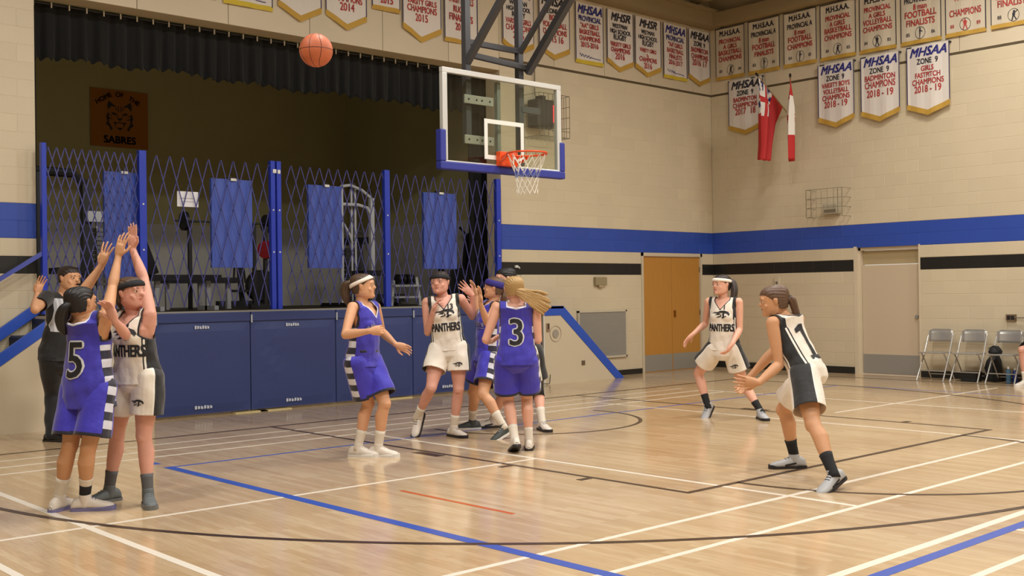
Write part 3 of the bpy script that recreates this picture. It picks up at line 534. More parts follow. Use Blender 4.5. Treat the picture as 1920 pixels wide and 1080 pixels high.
bar_thing('cable_machine', 'black cable machine with overhead bar behind the leftmost gate', 'machine', (-3.1, 5.5, 0), [
    ('upright', EQB, [('b', (-.45, 0, 0), (-.45, 0, 1.85), .10)]), ('upright', EQB, [('b', (.18, 0, 0), (.18, 0, 1.7), .12)]), ('top_bar', EQB, [('t', [(-.5, 0, 1.85), (0, 0, 1.84), (.18, 0, 1.7)], .06)]),
    ('weight_stack', GREYM, [('x', (.28, .44, -.1, .1, .35+k*.06, .40+k*.06)) for k in range(13)]), ('guide_rod', EQW, [('c', (.32, 0, .1), (.32, 0, 1.3), .015), ('c', (.42, 0, .1), (.42, 0, 1.3), .015)]), ('cap', EQW, [('x', (.16, .42, -.12, .1, 1.20, 1.34))]), ('seat', EQP, [('x', (-.35, .05, -.5, -.1, .5, .58))])])
bar_thing('elliptical_trainer', 'dark elliptical trainer between the third mat and the red pad', 'machine', (.35, 7.2, 0), [
    ('base', EQB, [('b', (-.5, 0, .06), (.5, 0, .06), .12, .1)]), ('flywheel', EQB, [('c', (.3, -.06, .35), (.3, .06, .35), .27)]), ('mast', EQB, [('b', (-.05, 0, .1), (-.15, 0, 1.2), .07)]), ('console', GREYM, [('b', (-.25, 0, 1.2), (-.05, 0, 1.32), .2, .05)]),
    ('handle', EQB, [('t', [(-.1, -.2, .4), (-.2, -.22, 1.0), (-.35, -.22, 1.35)], .018), ('t', [(-.1, .2, .4), (-.05, .22, 1.0), (-.1, .22, 1.4)], .018)]), ('pedal', EQB, [('x', (-.3, .1, -.2, -.08, .25, .29))])])
bar_thing('treadmill', 'dark treadmill with grey console right of the white weight rack', 'machine', (2.6, 6.9, 0), [
    ('deck', EQB, [('b', (-.35, .3, .12), (.55, -.3, .12), .5, .14)]), ('upright', GREYM, [('b', (-.25, -.2, .15), (-.42, -.2, 1.05), .06)]), ('upright', GREYM, [('b', (.15, .3, .15), (.0, .3, 1.1), .09)]), ('console', EQB, [('b', (-.5, -.1, 1.1), (.05, .2, 1.15), .3, .12)]), ('hand_bar', GREYM, [('t', [(-.45, -.3, 1.3), (-.3, -.3, 1.22), (-.22, -.3, .95)], .02)])])
bar_thing('exercise_bike', 'dark exercise bike behind the rightmost hanging mat', 'machine', (3.0, 5.0, 0), [
    ('frame', EQB, [('b', (-.3, 0, .2), (.25, 0, .5), .09), ('b', (.2, 0, .1), (.3, 0, 1.15), .08), ('b', (-.3, 0, .1), (-.25, 0, .9), .07)]), ('saddle', EQP, [('x', (-.4, -.12, -.1, .1, .9, .98))]), ('wheel', GREYM, [('c', (.1, -.05, .35), (.1, .05, .35), .26)]), ('handlebar', EQB, [('t', [(.3, -.2, 1.3), (.3, 0, 1.15), (.3, .2, 1.3)], .02)]), ('foot', EQB, [('b', (-.4, -.25, .04), (-.4, .25, .04), .07), ('b', (.4, -.25, .04), (.4, .25, .04), .07)])])
bar_thing('padded_stand', 'stand with a small red pad behind the double gate post', 'stand', (-.42, 5.2, 0), [('post', EQB, [('b', (0, 0, 0), (.02, 0, 1.2), .05)]), ('foot', EQB, [('b', (-.25, 0, .03), (.25, 0, .03), .07)]), ('red_pad', mat('red vinyl', s(150, 26, 34), .5), [('c', (-.02, -.05, .86), (.10, .02, .86), .13)])])
bar_thing('plate_shelf', 'low white shelf with dark plates beside the fourth gate post', 'shelf', (2.0, 4.9, 0), [('shelf_board', EQW, [('x', (-.35, .15, -.1, .15, .30, .33)), ('x', (-.35, .15, -.1, .15, .12, .15))]), ('end_frame', EQW, [('b', (.2, 0, 0), (.12, 0, .45), .05), ('b', (-.36, 0, 0), (-.32, 0, .4), .04)]), ('plate', EQB, [('c', (-.25+k*.09, 0, .42), (-.21+k*.09, 0, .42), .08) for k in range(4)])])

# ------------------------------------------------------------------ basketball goal
g = empty('basketball_goal', (0, .5, 2.9), 'hanging glass backboard with blue padding, orange rim and white net', 'basketball goal')
def G(x, y, z): return (x, y-.5, z-2.9)
for x in (-.45, .38):
    MB().bar(G(x, .52, 2.98 if x > 0 else 3.2), G(x, .52, 7.5), .075, .075, up=(0, 1, 0)).build('mast', DARKG, g)
MB().bar(G(-.45, .50, 4.12), G(-.45, -2.9, 7.5), .07, .07).build('brace', DARKG, g)
MB().bar(G(.38, .50, 4.34), G(.38, -2.7, 7.5), .05, .05).build('brace', DARKG, g)
MB().bar(G(.46, .46, 4.10), G(.46, -2.9, 7.5), .08, .08).build('brace', DARKG, g)
MB().bar(G(-.45, .52, 4.36), G(.38, .52, 4.36), .06, .06).build('crossbar', DARKG, g); MB().bar(G(-.45, .46, 4.20), G(.42, .46, 4.16), .06, .06).build('crossbar', DARKG, g)
MB().bar(G(-.02, .47, 2.98), G(-.02, .47, 3.93), .05, .05, up=(0, 1, 0)).build('centre_post', mat('grey post', s(118, 122, 116), .4), g)
MB().bar(G(.38, .50, 3.66), G(.66, .47, 3.66), .05, .07).build('arm', DARKG, g)
for z in (3.68, 3.22): MB().box(-.56, -.12, -.075, -.055, z-2.9-.05, z-2.9+.05).build('bracket', STEEL, g, bevel=.004)
for z in (3.68, 3.22):
    for x in (-.50, -.38, -.30, -.18): MB().cyl((x, -.08, z-2.9), (x, -.074, z-2.9), .012, 8).build('bolt', BLACKM, g)
gm = bpy.data.materials.new('tinted glass'); gm.use_nodes = True; nt = gm.node_tree; nt.nodes.clear()
o_ = nt.nodes.new('ShaderNodeOutputMaterial'); mx = nt.nodes.new('ShaderNodeMixShader'); tr = nt.nodes.new('ShaderNodeBsdfTransparent'); tr.inputs[0].default_value = (.90, .93, .88, 1); gl = nt.nodes.new('ShaderNodeBsdfGlossy'); gl.inputs['Roughness'].default_value = .05; fr = nt.nodes.new('ShaderNodeFresnel'); fr.inputs[0].default_value = 1.45
mx.inputs[0].default_value = .05; nt.links.new(tr.outputs[0], mx.inputs[1]); nt.links.new(gl.outputs[0], mx.inputs[2]); nt.links.new(mx.outputs[0], o_.inputs[0])
MB().box(-.88, .88, -.119, -.107, .05, 1.05).build('glass', gm, g)
FR = mat('frame silver', s(206, 206, 202), .3, metal=.3)
fb = MB()
for x0, x1, z0, z1 in ((-.93, .93, 1.03, 1.09), (-.93, .93, -.02, .05), (-.93, -.86, .05, 1.03), (.86, .93, .05, 1.03)): fb.box(x0, x1, -.135, -.075, z0, z1)
fb.build('frame', FR, g, bevel=.006)
tb_ = MB(); W_ = .05
for x0, x1, z0, z1 in ((-.31, .31, .52, .57), (-.31, .31, .105, .155), (-.31, -.26, .155, .52), (.26, .31, .155, .52)): tb_.box(x0, x1, -.123, -.119, z0, z1)
tb_.build('target_square', WHITEM, g)
PB = mat('goal padding blue', s(42, 50, 140), .5)
pb = MB(); pb.box(-.975, .975, -.15, -.055, -.055, .035); pb.box(-.975, -.895, -.15, -.055, .035, .39); pb.box(.895, .975, -.15, -.055, .035, .39); pb.build('padding', PB, g, bevel=.012)
OR = mat('rim orange', s(224, 78, 26), .35)
MB().tube([G(.2286*math.cos(a), -.0+.2286*math.sin(a), 3.05) for a in [2*PI*i/40 for i in range(40)]], .011, 10, closed=True).build('rim', OR, g, smooth=True)
MB().box(-.14, .14, -.20, -.123, .03, .20).build('rim_bracket', OR, g, bevel=.008)
for sg in (-1, 1):
    MB().bar(G(sg*.09, .33, 3.03), G(sg*.10, .20, 3.045), .04, .03).build('rim_arm', OR, g); MB().bar(G(sg*.14, .31, 2.96), G(sg*.17, .14, 3.045), .012, .03).build('rim_brace', OR, g)
hk_ = MB()
for i in range(12):
    a = 2*PI*(i+.5)/12; hk_.tube([G(.222*math.cos(a), .222*math.sin(a), 3.045), G(.214*math.cos(a), .214*math.sin(a), 3.015), G(.225*math.cos(a), .225*math.sin(a), 3.03)], .004, 5)
hk_.build('net_hook', OR, g)
NW = mat('net white', s(222, 216, 200), .8); NB = mat('net blue', s(120, 130, 175), .8)
lv = [(3.03, .218), (2.93, .18), (2.84, .148), (2.77, .13), (2.70, .122), (2.64, .118), (2.585, .122)]
for nm, m, rg_ in (('net', NW, range(0, 2)), ('net_band', NB, range(2, 3)), ('net', NW, range(3, 6))):
    b = MB()
    for q in rg_:
        (z0, r0), (z1, r1) = lv[q], lv[q+1]
        for i in range(12):
            for sg in (-1, 1):
                a0 = 2*PI*(i+.5*(q % 2))/12; a1 = a0+sg*2*PI*.5/12
                b.tube([G(r0*math.cos(a0), r0*math.sin(a0), z0), G(r1*math.cos(a1), r1*math.sin(a1), z1)], .0045, 5)
    b.build(nm, m, g)

# basketball in flight
bc = (-4.26, -2.31, 3.24)
BO = mat('ball leather', s(190, 100, 62), .55, noise=.1, nscale=30, bump=.2)
bt = empty('basketball', (bc[0], bc[1], bc[2]-.12), 'orange basketball in the air before the stage curtain', 'ball')
bm = bmesh.new(); bmesh.ops.create_uvsphere(bm, u_segments=40, v_segments=24, radius=.121); me = bpy.data.meshes.new('ball'); bm.to_mesh(me); bm.free(); me.materials.append(BO); me.polygons.foreach_set('use_smooth', [True]*len(me.polygons))
o = bpy.data.objects.new('ball', me); COL.objects.link(o); o.parent = bt; o.location = (0, 0, .12)
b = MB(); R_ = .1205
b.tube([(R_*math.cos(a), R_*math.sin(a), .12) for a in [2*PI*i/48 for i in range(48)]], .0022, 5, closed=True)
b.tube([(R_*math.cos(a), 0, .12+R_*math.sin(a)) for a in [2*PI*i/48 for i in range(48)]], .0022, 5, closed=True)
for sg in (-1, 1):
    pts = []
    for i in range(48):
        a = 2*PI*i/48; v = Vector((.78*math.cos(a), sg*.62, .78*math.sin(a)*.9)); v.y = sg*(.45+.25*math.cos(2*a)); v.normalize(); pts.append((v.x*R_, v.y*R_, v.z*R_+.12))
    b.tube(pts, .0022, 5, closed=True)
b.build('seam', mat('seam dark', s(60, 34, 24), .6), bt)
bt.rotation_euler = (0, 0, .6)

# ------------------------------------------------------------------ things on the back wall
sb_ = empty('shot_clock', (3.72, 3.74, 3.95), 'black shot clock in a wire cage behind the backboard', 'scoreboard')
MB().box(-.24, .22, -.30, -.06, .16, .60).build('case', mat('clock case', s(42, 38, 36), .5), sb_, bevel=.015)
MB().box(.10, .20, -.310, -.298, .24, .52).build('display', mat('red display', s(230, 30, 50), .4, emit=s(255, 30, 50), estr=2.2), sb_)
cg = MB()
for x in [-.28, -.18, -.08, .02, .12, .22, .32, .40]: cg.bar((x, -.38, -.0), (x, -.38, .68), .006, .006); cg.bar((x, -.38, 0), (x, .03, 0), .006, .006)
for z in (0, .10, .68): cg.bar((-.28, -.38, z), (.40, -.38, z), .008, .008)
for z in (0, .17, .34, .51, .68): cg.bar((.40, -.38, z), (.40, .03, z), .006, .006); cg.bar((-.28, -.38, z), (-.28, .03, z), .006, .006)
for y in (-.25, -.12): cg.bar((.40, y, 0), (.40, y, .68), .006, .006)
cg.build('wire_cage', mat('cage wire', s(96, 88, 74), .5), sb_)
MB().tube([(-.02, -.01, 1.20), (-.02, -.01, .72), (-.02, -.12, .62)], .010, 6).build('conduit', mat('conduit', s(120, 108, 84), .5), sb_); MB().box(-.06, .04, -.2, -.06, .60, .68).build('mount', BLACKM, sb_)
vg = empty('wall_vent', (5.25, 3.76, .32), 'grey louvred air vent between the stage stairs and the wooden doors', 'vent')
MB().box(-.61, .61, -.03, .01, 0, .03).box(-.61, .61, -.03, .01, .79, .82).box(-.61, -.58, -.03, .01, 0, .82).box(.58, .61, -.03, .01, 0, .82).build('frame', mat('vent frame cream', s(200, 190, 168), .5), vg)
VG = mat('vent grey', s(158, 154, 146), .5); MB().box(-.58, .58, -.0, .01, .03, .79).build('backing', mat('vent dark', s(110, 106, 100), .7), vg)
for k in range(24): MB().bar((-.58, -.012, .045+k*.0315), (.58, -.012, .045+k*.0315), .004, .036, up=(0, -.30, 1)).build('slat', VG, vg)
tb1 = empty('junction_box', (5.2, 3.76, 1.54), 'small beige box on the back wall above the air vent', 'box')
MB().box(-.14, .14, -.05, .0, .03, .17).build('cover', mat('beige box', s(150, 136, 104), .5), tb1, bevel=.004); MB().box(-.05, .06, -.045, 0, .0, .03).build('foot', mat('beige dark', s(176, 160, 130), .6), tb1)
hk2 = tag(MB().box(0, .05, -.03, .0, -.02, .02).cyl((.045, -.03, .0), (.06, -.06, -.03), .012, 8).build('wall_hook', WHITEM, loc=(3.24, 3.77, 1.88)), 'small white hook on the black stripe right of the stage', 'hook')
th = empty('thermostat', (8.39, 2.33, 1.54), 'small cream thermostat on the right wall left of the cream door', 'thermostat')
MB().box(-.035, 0, -.05, .05, 0, .14).build('case', CREAM2, th, bevel=.004); MB().box(-.04, -.035, -.02, .02, .02, .06).build('dial', GREYM, th)
ob = empty('outlet_box', (8.39, -1.86, .93), 'brown outlet box with a plugged cable above the folding chairs', 'outlet')
MB().box(-.04, 0, -.08, .07, 0, .10).build('cover', mat('outlet brown2', s(120, 100, 76), .5), ob); MB().box(-.045, -.04, .0, .05, .02, .08).box(-.045, -.04, -.06, -.01, .02, .08).build('socket', BLACKM, ob)
MB().tube([(-.05, -.06, .05), (-.07, -.3, .05), (-.03, -.9, .06)], .008, 6).build('cable', mat('cable grey', s(110, 100, 84), .6), ob)
# caged horn on the right wall
hc = empty('caged_speaker', (8.39, 1.2, 2.70), 'grey wall speaker inside a wire cage under the flags', 'speaker')
MB().box(-.14, 0, -.18, .10, .05, .22).build('case', mat('horn grey', s(176, 168, 146), .5), hc, bevel=.01); MB().box(-.145, -.14, -.15, .07, .08, .13).build('grille', mat('horn dark', s(120, 112, 92), .6), hc)
cg = MB()
for z in (0, .16, .32, .48): cg.bar((-.28, -.36, z), (-.28, .34, z), .007, .007); cg.bar((-.28, .34, z), (0, .34, z), .007, .007); cg.bar((-.28, -.36, z), (0, -.36, z), .007, .007)
for y in (-.36, -.28, .24, .34): cg.bar((-.28, y, 0), (-.28, y, .48), .008, .008)
for y in (-.2, -.08, .04, .14): cg.bar((-.28, y, 0), (-.28, y, .48), .004, .004)
cg.build('wire_cage', mat('cage wire2', s(120, 110, 90), .5), hc)

# ------------------------------------------------------------------ banners
BW = mat('banner white', s(220, 212, 204), .8); BWO = mat('banner old white', s(206, 194, 172), .8); BG = mat('banner gold', s(190, 150, 60), .7); BGY = mat('banner yellow', s(206, 180, 52), .7); BN = mat('banner navy', s(44, 42, 84), .7)
IK = mat('ink black', s(40, 38, 50), .7); IR = mat('ink red', s(176, 52, 50), .7); IB = mat('ink blue', s(38, 40, 120), .7)
def banner(axis, u0, u1, zt, zb, point, lines, lab, head='MHSAA', old=False, script=False, emblem=None, hang=.0, grp=None, hd_ink=None):
    """u runs in reading direction; lines: (text, ink, height)"""
    wdt = abs(u1-u0); c = (u0+u1)/2; sg = 1 if axis == 'x' else -1
    seed = u0*7.3
    f = lambda u: .010*math.sin(u*9+seed)+.006*math.sin(u*23+seed*2)
    if axis == 'x':
        t = empty('banner', (c, 3.755-hang, zb), lab, 'banner', grp); yb = lambda u, d: -.012-d+f(u)
        PT = lambda u, z, d=0: (u, yb(u, d), z)
    else:
        t = empty('banner', (8.375-hang, c, zb), lab, 'banner', grp)
        PT = lambda u, z, d=0: (-.012-d+f(u), -u, z)
    H = zt-zb; n = 12; h_ = wdt/2; drop = point
    def edge(u): return drop*(1-abs(u)/h_)*-1 if point else 0
    def sheet(nm, m, zl, zh, ua, ub, d, k=n):
        vs = []; fs = []
        for i in range(k+1):
            u = ua+(ub-ua)*i/k; vs += [PT(u, zl(u), d), PT(u, zh(u), d)]
        for i in range(k): fs.append((2*i, 2*i+2, 2*i+3, 2*i+1))
        o = MB().add(vs, fs).build(nm, m, t); md = o.modifiers.new('s', 'SOLIDIFY'); md.thickness = .003; return o
    sheet('cloth', BWO if old else BW, lambda u: edge(u)+.05, lambda u: H, -h_, h_, 0)
    sheet('hem', BGY if script else BG, lambda u: edge(u)-.01-(.02 if point else 0), lambda u: edge(u)+.055, -h_, h_, .003)
    bw_ = .014
    sheet('border', BN if not old else IK, lambda u: edge(u)+.04, lambda u: H, -h_, -h_+bw_, .004, 2); sheet('border', BN if not old else IK, lambda u: edge(u)+.04, lambda u: H, h_-bw_, h_, .004, 2)
    if old: sheet('border', IK, lambda u: H-.015, lambda u: H, -h_, h_, .004)
    if hang:
        if axis == 'x': MB().box(-h_, h_, -.012, hang-.0, H-.02, H).build('hanging_rail', IK, t)
        else: MB().box(-.004, hang+.03, -h_, h_, H-.02, H).build('hanging_rail', IK, t)
    def put_text(txt, ink, z, size, maxw, sx=.8, bold=.003, shear=0, dx=0):
        vf = text_mesh(txt, size*(1 if shear else .92), bold=bold, shear=shear, sx=sx*1.06)
        xs_ = [p[0] for p in vf[0]]; w_ = max(xs_)-min(xs_)
        k = min(1, maxw/w_)
        vs = [PT(p[0]*k+dx, z+p[1], .008) for p in vf[0]]
        me = MB().add(vs, vf[1]).mesh('lettering', ink); o = bpy.data.objects.new('lettering', me); COL.objects.link(o); o.parent = t
    z = H-.115
    if head:
        ink = hd_ink or (IK if old else IB)
        if old: put_text(head, ink, z, .145, wdt*.86, sx=.75, bold=.005)
        else: put_text(head, ink, z, .20, wdt*.86, sx=.9, bold=.007, shear=.35)
        z -= .15
    else: z += .03
    for txt, ink, sz in lines:
        if txt: put_text(txt, ink, z, sz*1.15, wdt*.78, sx=.70, bold=.0035)
        z -= sz*.98
    if script:
        b = MB(); pts = [PT(-.24+.012*i, .14-.0012*i+.022*math.sin(i*1.15)*(1 if i < 22 else .15), .008) for i in range(42)]
        b.tube([Vector(p) for p in pts], .005, 4); b.build('signature', IB, t)
    if emblem:
        yr0, yr1, fig, ink = emblem
        put_text(yr0, ink, .15, .085, .16, bold=.001, dx=-.21); put_text(yr1, ink, .15, .085, .16, bold=.001, dx=.21)
        rv, rf = ringpoly(.085, .10, .007, 24); MB().add([PT(p[0], .16+p[1], .008) for p in rv], rf).build('emblem_ring', IK, t)
        figs = {'basket': [[(-.01, .07), (.02, .07), (.02, .04), (-.01, .04)], [(-.02, .035), (.025, .035), (.015, -.02), (-.02, -.02)], [(.02, .03), (.06, .06), (.05, .07), (.015, .04)], [(-.02, -.02), (.0, -.02), (-.02, -.085), (-.035, -.08)], [(0, -.02), (.018, -.02), (.045, -.07), (.03, -.08)]],
                'foot': [[(-.01, .08), (.015, .08), (.015, .055), (-.01, .055)], [(-.015, .05), (.015, .05), (.01, -.01), (-.01, -.01)], [(.012, .04), (.045, .02), (.04, .01), (.01, .025)], [(-.01, -.01), (.008, -.01), (.0, -.085), (-.012, -.085)]],
                'man': [[(-.012, .08), (.012, .08), (.012, .055), (-.012, .055)], [(-.03, .05), (.03, .05), (.018, -.01), (-.018, -.01)], [(-.03, .05), (-.055, .07), (-.045, .08), (-.02, .05)], [(-.018, -.01), (0, -.01), (-.025, -.085), (-.04, -.085)], [(0, -.01), (.018, -.01), (.04, -.085), (.025, -.085)]]}[fig]
        vf = shape(figs); MB().add([PT(p[0], .16+p[1], .009) for p in vf[0]], vf[1]).build('emblem_figure', IR if ink == IR else IK, t)
    return t
GB = 'banners along the top of the stage wall'; GR = 'banners along the top of the right wall'; GL_ = 'banners hanging lower on the right wall'
def L_(rows): return rows
ZT = 6.36
hs = [('WESTMAN', IK, .095), ('HIGH SCHOOL', IK, .095), ('RUGBY', IK, .11)]
banner('x', -2.56, -1.90, ZT, 5.27, .0, [('PROVINCIAL', IK, .11), ('"AA" GIRLS', IR, .11), ('BASKETBALL', IR, .11), ('CHAMPIONS', IR, .11)], 'banner cut by the top edge of the photo, leftmost above the stage curtain', grp=GB)
banner('x', -1.80, -1.08, ZT, 5.25, 0, [('PROVINCIAL', IB, .11), ('"AA" GIRLS', IR, .11), ('BASKETBALL', IR, .11), ('CHAMPIONS', IR, .11), ('2013-2014', IR, .1)], 'square-ended banner with signature, second from left above the stage curtain', script=True, grp=GB)
banner('x', -1.0, -.32, ZT, 5.37, .17, hs+[('VARSITY GIRLS', IR, .1), ('CHAMPIONS', IR, .12), ('2014', IR, .15)], 'first of two pointed banners dated 2014, without 7s', head='MHSR', grp=GB)
banner('x', -.25, .43, ZT, 5.37, .17, hs+[('VARSITY GIRLS', IR, .1), ('7s', IR, .1), ('CHAMPIONS', IR, .12), ('2014', IR, .15)], 'pointed banner dated 2014 reading 7s CHAMPIONS above the basketball', head='MHSR', grp=GB)
banner('x', .53, 1.02, ZT, 5.56, 0, hs+[('FINALISTS', IR, .1), ('2015', IR, .14)], 'short square-ended banner dated 2015', head='MHSR', grp=GB)
banner('x', 1.06, 1.77, ZT, 5.39, .17, [('WESTMAN', IK, .095), ('HIGH SCHOOL', IK, .095), ('RUGBY', IK, .13), ('VARSITY GIRLS', IR, .11), ('CHAMPIONS', IR, .13), ('2015', IR, .15)], 'pointed banner reading RUGBY VARSITY GIRLS CHAMPIONS 2015 left of the goal mast', head='MHSR', grp=GB)
banner('x', 1.84, 2.50, ZT, 5.29, 0, [('PROVINCIAL', IK, .16), ('VARSITY GIRLS', IR, .15), ('RUGBY', IR, .13), ('FINALISTS', IR, .14), ('2015', IR, .15)], 'square-ended FINALISTS banner behind the left goal mast', head='MHSR', grp=GB)
banner('x', 3.02, 3.71, ZT, 5.45, .15, hs+[('VARSITY GIRLS', IR, .11), ('CHAMPIONS', IR, .12), ('2015', IR, .15)], 'pointed banner behind the right goal mast', head='MHSR', grp=GB)
banner('x', 3.82, 4.54, ZT, 5.48, .15, [('ZONE  9', IK, .11), ('BOYS', IR, .12), ('VOLLEYBALL', IR, .12), ('CHAMPIONS', IR, .12), ('2015 16', IR, .15)], 'pointed banner dated 2015 16 behind the goal braces', grp=GB, hd_ink=IK)
banner('x', 4.67, 5.36, ZT, 5.34, 0, [('PROVINCIAL', IB, .12), ('"AA" GIRLS', IR, .11), ('BASKETBALL', IR, .11), ('CHAMPIONS', IR, .11), ('2015-2016', IR, .12)], 'square-ended signed CHAMPIONS banner just right of the goal braces', script=True, grp=GB)
banner('x', 5.45, 6.13, ZT, 5.47, .14, [('WESTMAN', IK, .1), ('HIGH SCHOOL', IK, .1), ('RUGBY', IK, .13), ('VARSITY GIRLS', IR, .1), ('CHAMPIONS', IR, .11), ('2016', IR, .15)], 'pointed RUGBY banner dated 2016 without the 7s line', head='MHSR', grp=GB, hd_ink=IK)
banner('x', 6.18, 6.88, ZT, 5.47, .14, [('WESTMAN', IK, .1), ('HIGH SCHOOL', IK, .1), ('RUGBY', IK, .13), ('VARSITY GIRLS', IR, .09), ('7s', IR, .08), ('CHAMPIONS', IR, .11), ('2016', IR, .14)], 'pointed RUGBY banner reading 7s CHAMPIONS 2016', head='MHSR', grp=GB, hd_ink=IK)
banner('x', 6.96, 7.64, ZT, 5.36, 0, [('PROVINCIAL', IB, .12), ('"AA" GIRLS', IR, .11), ('BASKETBALL', IR, .11), ('FINALISTS', IR, .11), ('2016-2017', IR, .12)], 'square-ended signed FINALISTS banner second from the room corner', script=True, grp=GB)
banner('x', 7.69, 8.35, ZT, 5.47, .13, [('ZONE  9', IK, .12), ('BADMINTON', IR, .12), ('CHAMPIONS', IR, .12), ('2016  17', IR, .16)], 'pointed BADMINTON banner in the room corner', grp=GB, hd_ink=IK)
old_rows = [(3.62, 2.95, [('PROVINCIAL', IR, .11), ('A GIRLS', IR, .11), ('BASKETBALL', IR, .12), ('CHAMPIONS', IR, .12)], ('83', '84', 'basket', IK), 'old banner in the room corner reading BASKETBALL CHAMPIONS'),
    (2.88, 2.19, [('PROVINCIAL A', IK, .12), ('8 man', IR, .12), ('FOOTBALL', IR, .13), ('FINALISTS', IR, .12)], ('83', '84', 'foot', IK), 'old FOOTBALL FINALISTS banner second from the corner on the right wall'),
    (2.11, 1.44, [('PROVINCIAL A', IK, .12), ('8 man', IR, .12), ('FOOTBALL', IR, .13), ('CHAMPIONS', IR, .12)], ('84', '85', 'foot', IK), 'old FOOTBALL CHAMPIONS banner above the flags'),
    (1.37, .68, [('PROVINCIAL', IR, .11), ('A GIRLS', IR, .11), ('BASKETBALL', IR, .12), ('CHAMPIONS', IR, .12)], ('84', '85', 'basket', IK), 'BASKETBALL CHAMPIONS banner above the hanging VARSITY BOYS banner'),
    (.62, -.06, [('PROVINCIAL', IR, .11), ('A GIRLS', IR, .11), ('VOLLEYBALL', IR, .12), ('CHAMPIONS', IR, .12)], ('84', '85', 'man', IK), 'VOLLEYBALL CHAMPIONS banner on the upper right wall'),
    (-.13, -.83, [('PROVINCIAL A', IK, .12), ('8 man', IR, .12), ('FOOTBALL', IR, .14), ('FINALISTS', IR, .14)], ('85', '86', 'foot', IK), 'FOOTBALL FINALISTS banner above the FASTPITCH banner'),
    (-.90, -1.55, [('PROVINCIAL', IR, .12), ('A GIRLS', IR, .12), ('SOFTBALL', IR, .12), ('CHAMPIONS', IR, .14)], ('88', '89', 'man', IR), 'banner with a red figure emblem between the years 88 and 89'),
    (-1.63, -2.32, [('PROVINCIAL', IR, .12), ('A GIRLS', IR, .12), ('BASKETBALL', IR, .12), ('FINALISTS', IR, .14)], ('88', '89', 'basket', IK), 'rightmost banner, cut by the right edge of the photo')]
old_rows[6][2][2] = ('', IR, .12)
for y0, y1, rows, em, lb in old_rows: banner('y', y0, y1, 6.41, 5.44, 0, rows, lb, old=True, emblem=em, head='M.H.S.A.A.', grp=GR)
banner('y', 3.34, 2.56, 5.38, 4.50, .13, [('ZONE  9', IK, .12), ('BADMINTON', IR, .11), ('CHAMPIONS', IR, .12), ('2017  18', IR, .16)], 'pointed banner dated 2017 18 partly behind the red flag', hang=.02, grp=GL_, hd_ink=IK)
banner('y', 1.40, .70, 5.36, 4.40, .13, [('ZONE  9', IK, .12), ('VARSITY BOYS', IR, .11), ('VOLLEYBALL', IR, .11), ('CHAMPIONS', IR, .12), ('2018 - 19', IR, .15)], 'white VARSITY BOYS VOLLEYBALL banner left in the lower row of three', hang=.05, grp=GL_)
banner('y', .58, -.13, 5.36, 4.40, .13, [('ZONE  9', IK, .12), ('BADMINTON', IR, .12), ('CHAMPIONS', IR, .15), ('2018 - 19', IR, .16)], 'white BADMINTON banner dated 2018 19 in the lower row', hang=.05, grp=GL_)
banner('y', -.25, -.98, 5.38, 4.40, .13, [('ZONE  9', IK, .12), ('GIRLS', IR, .11), ('FASTPITCH', IR, .11), ('CHAMPIONS', IR, .12), ('2018 - 19', IR, .15)], 'white GIRLS FASTPITCH banner right in the lower row of three', hang=.05, grp=GL_)

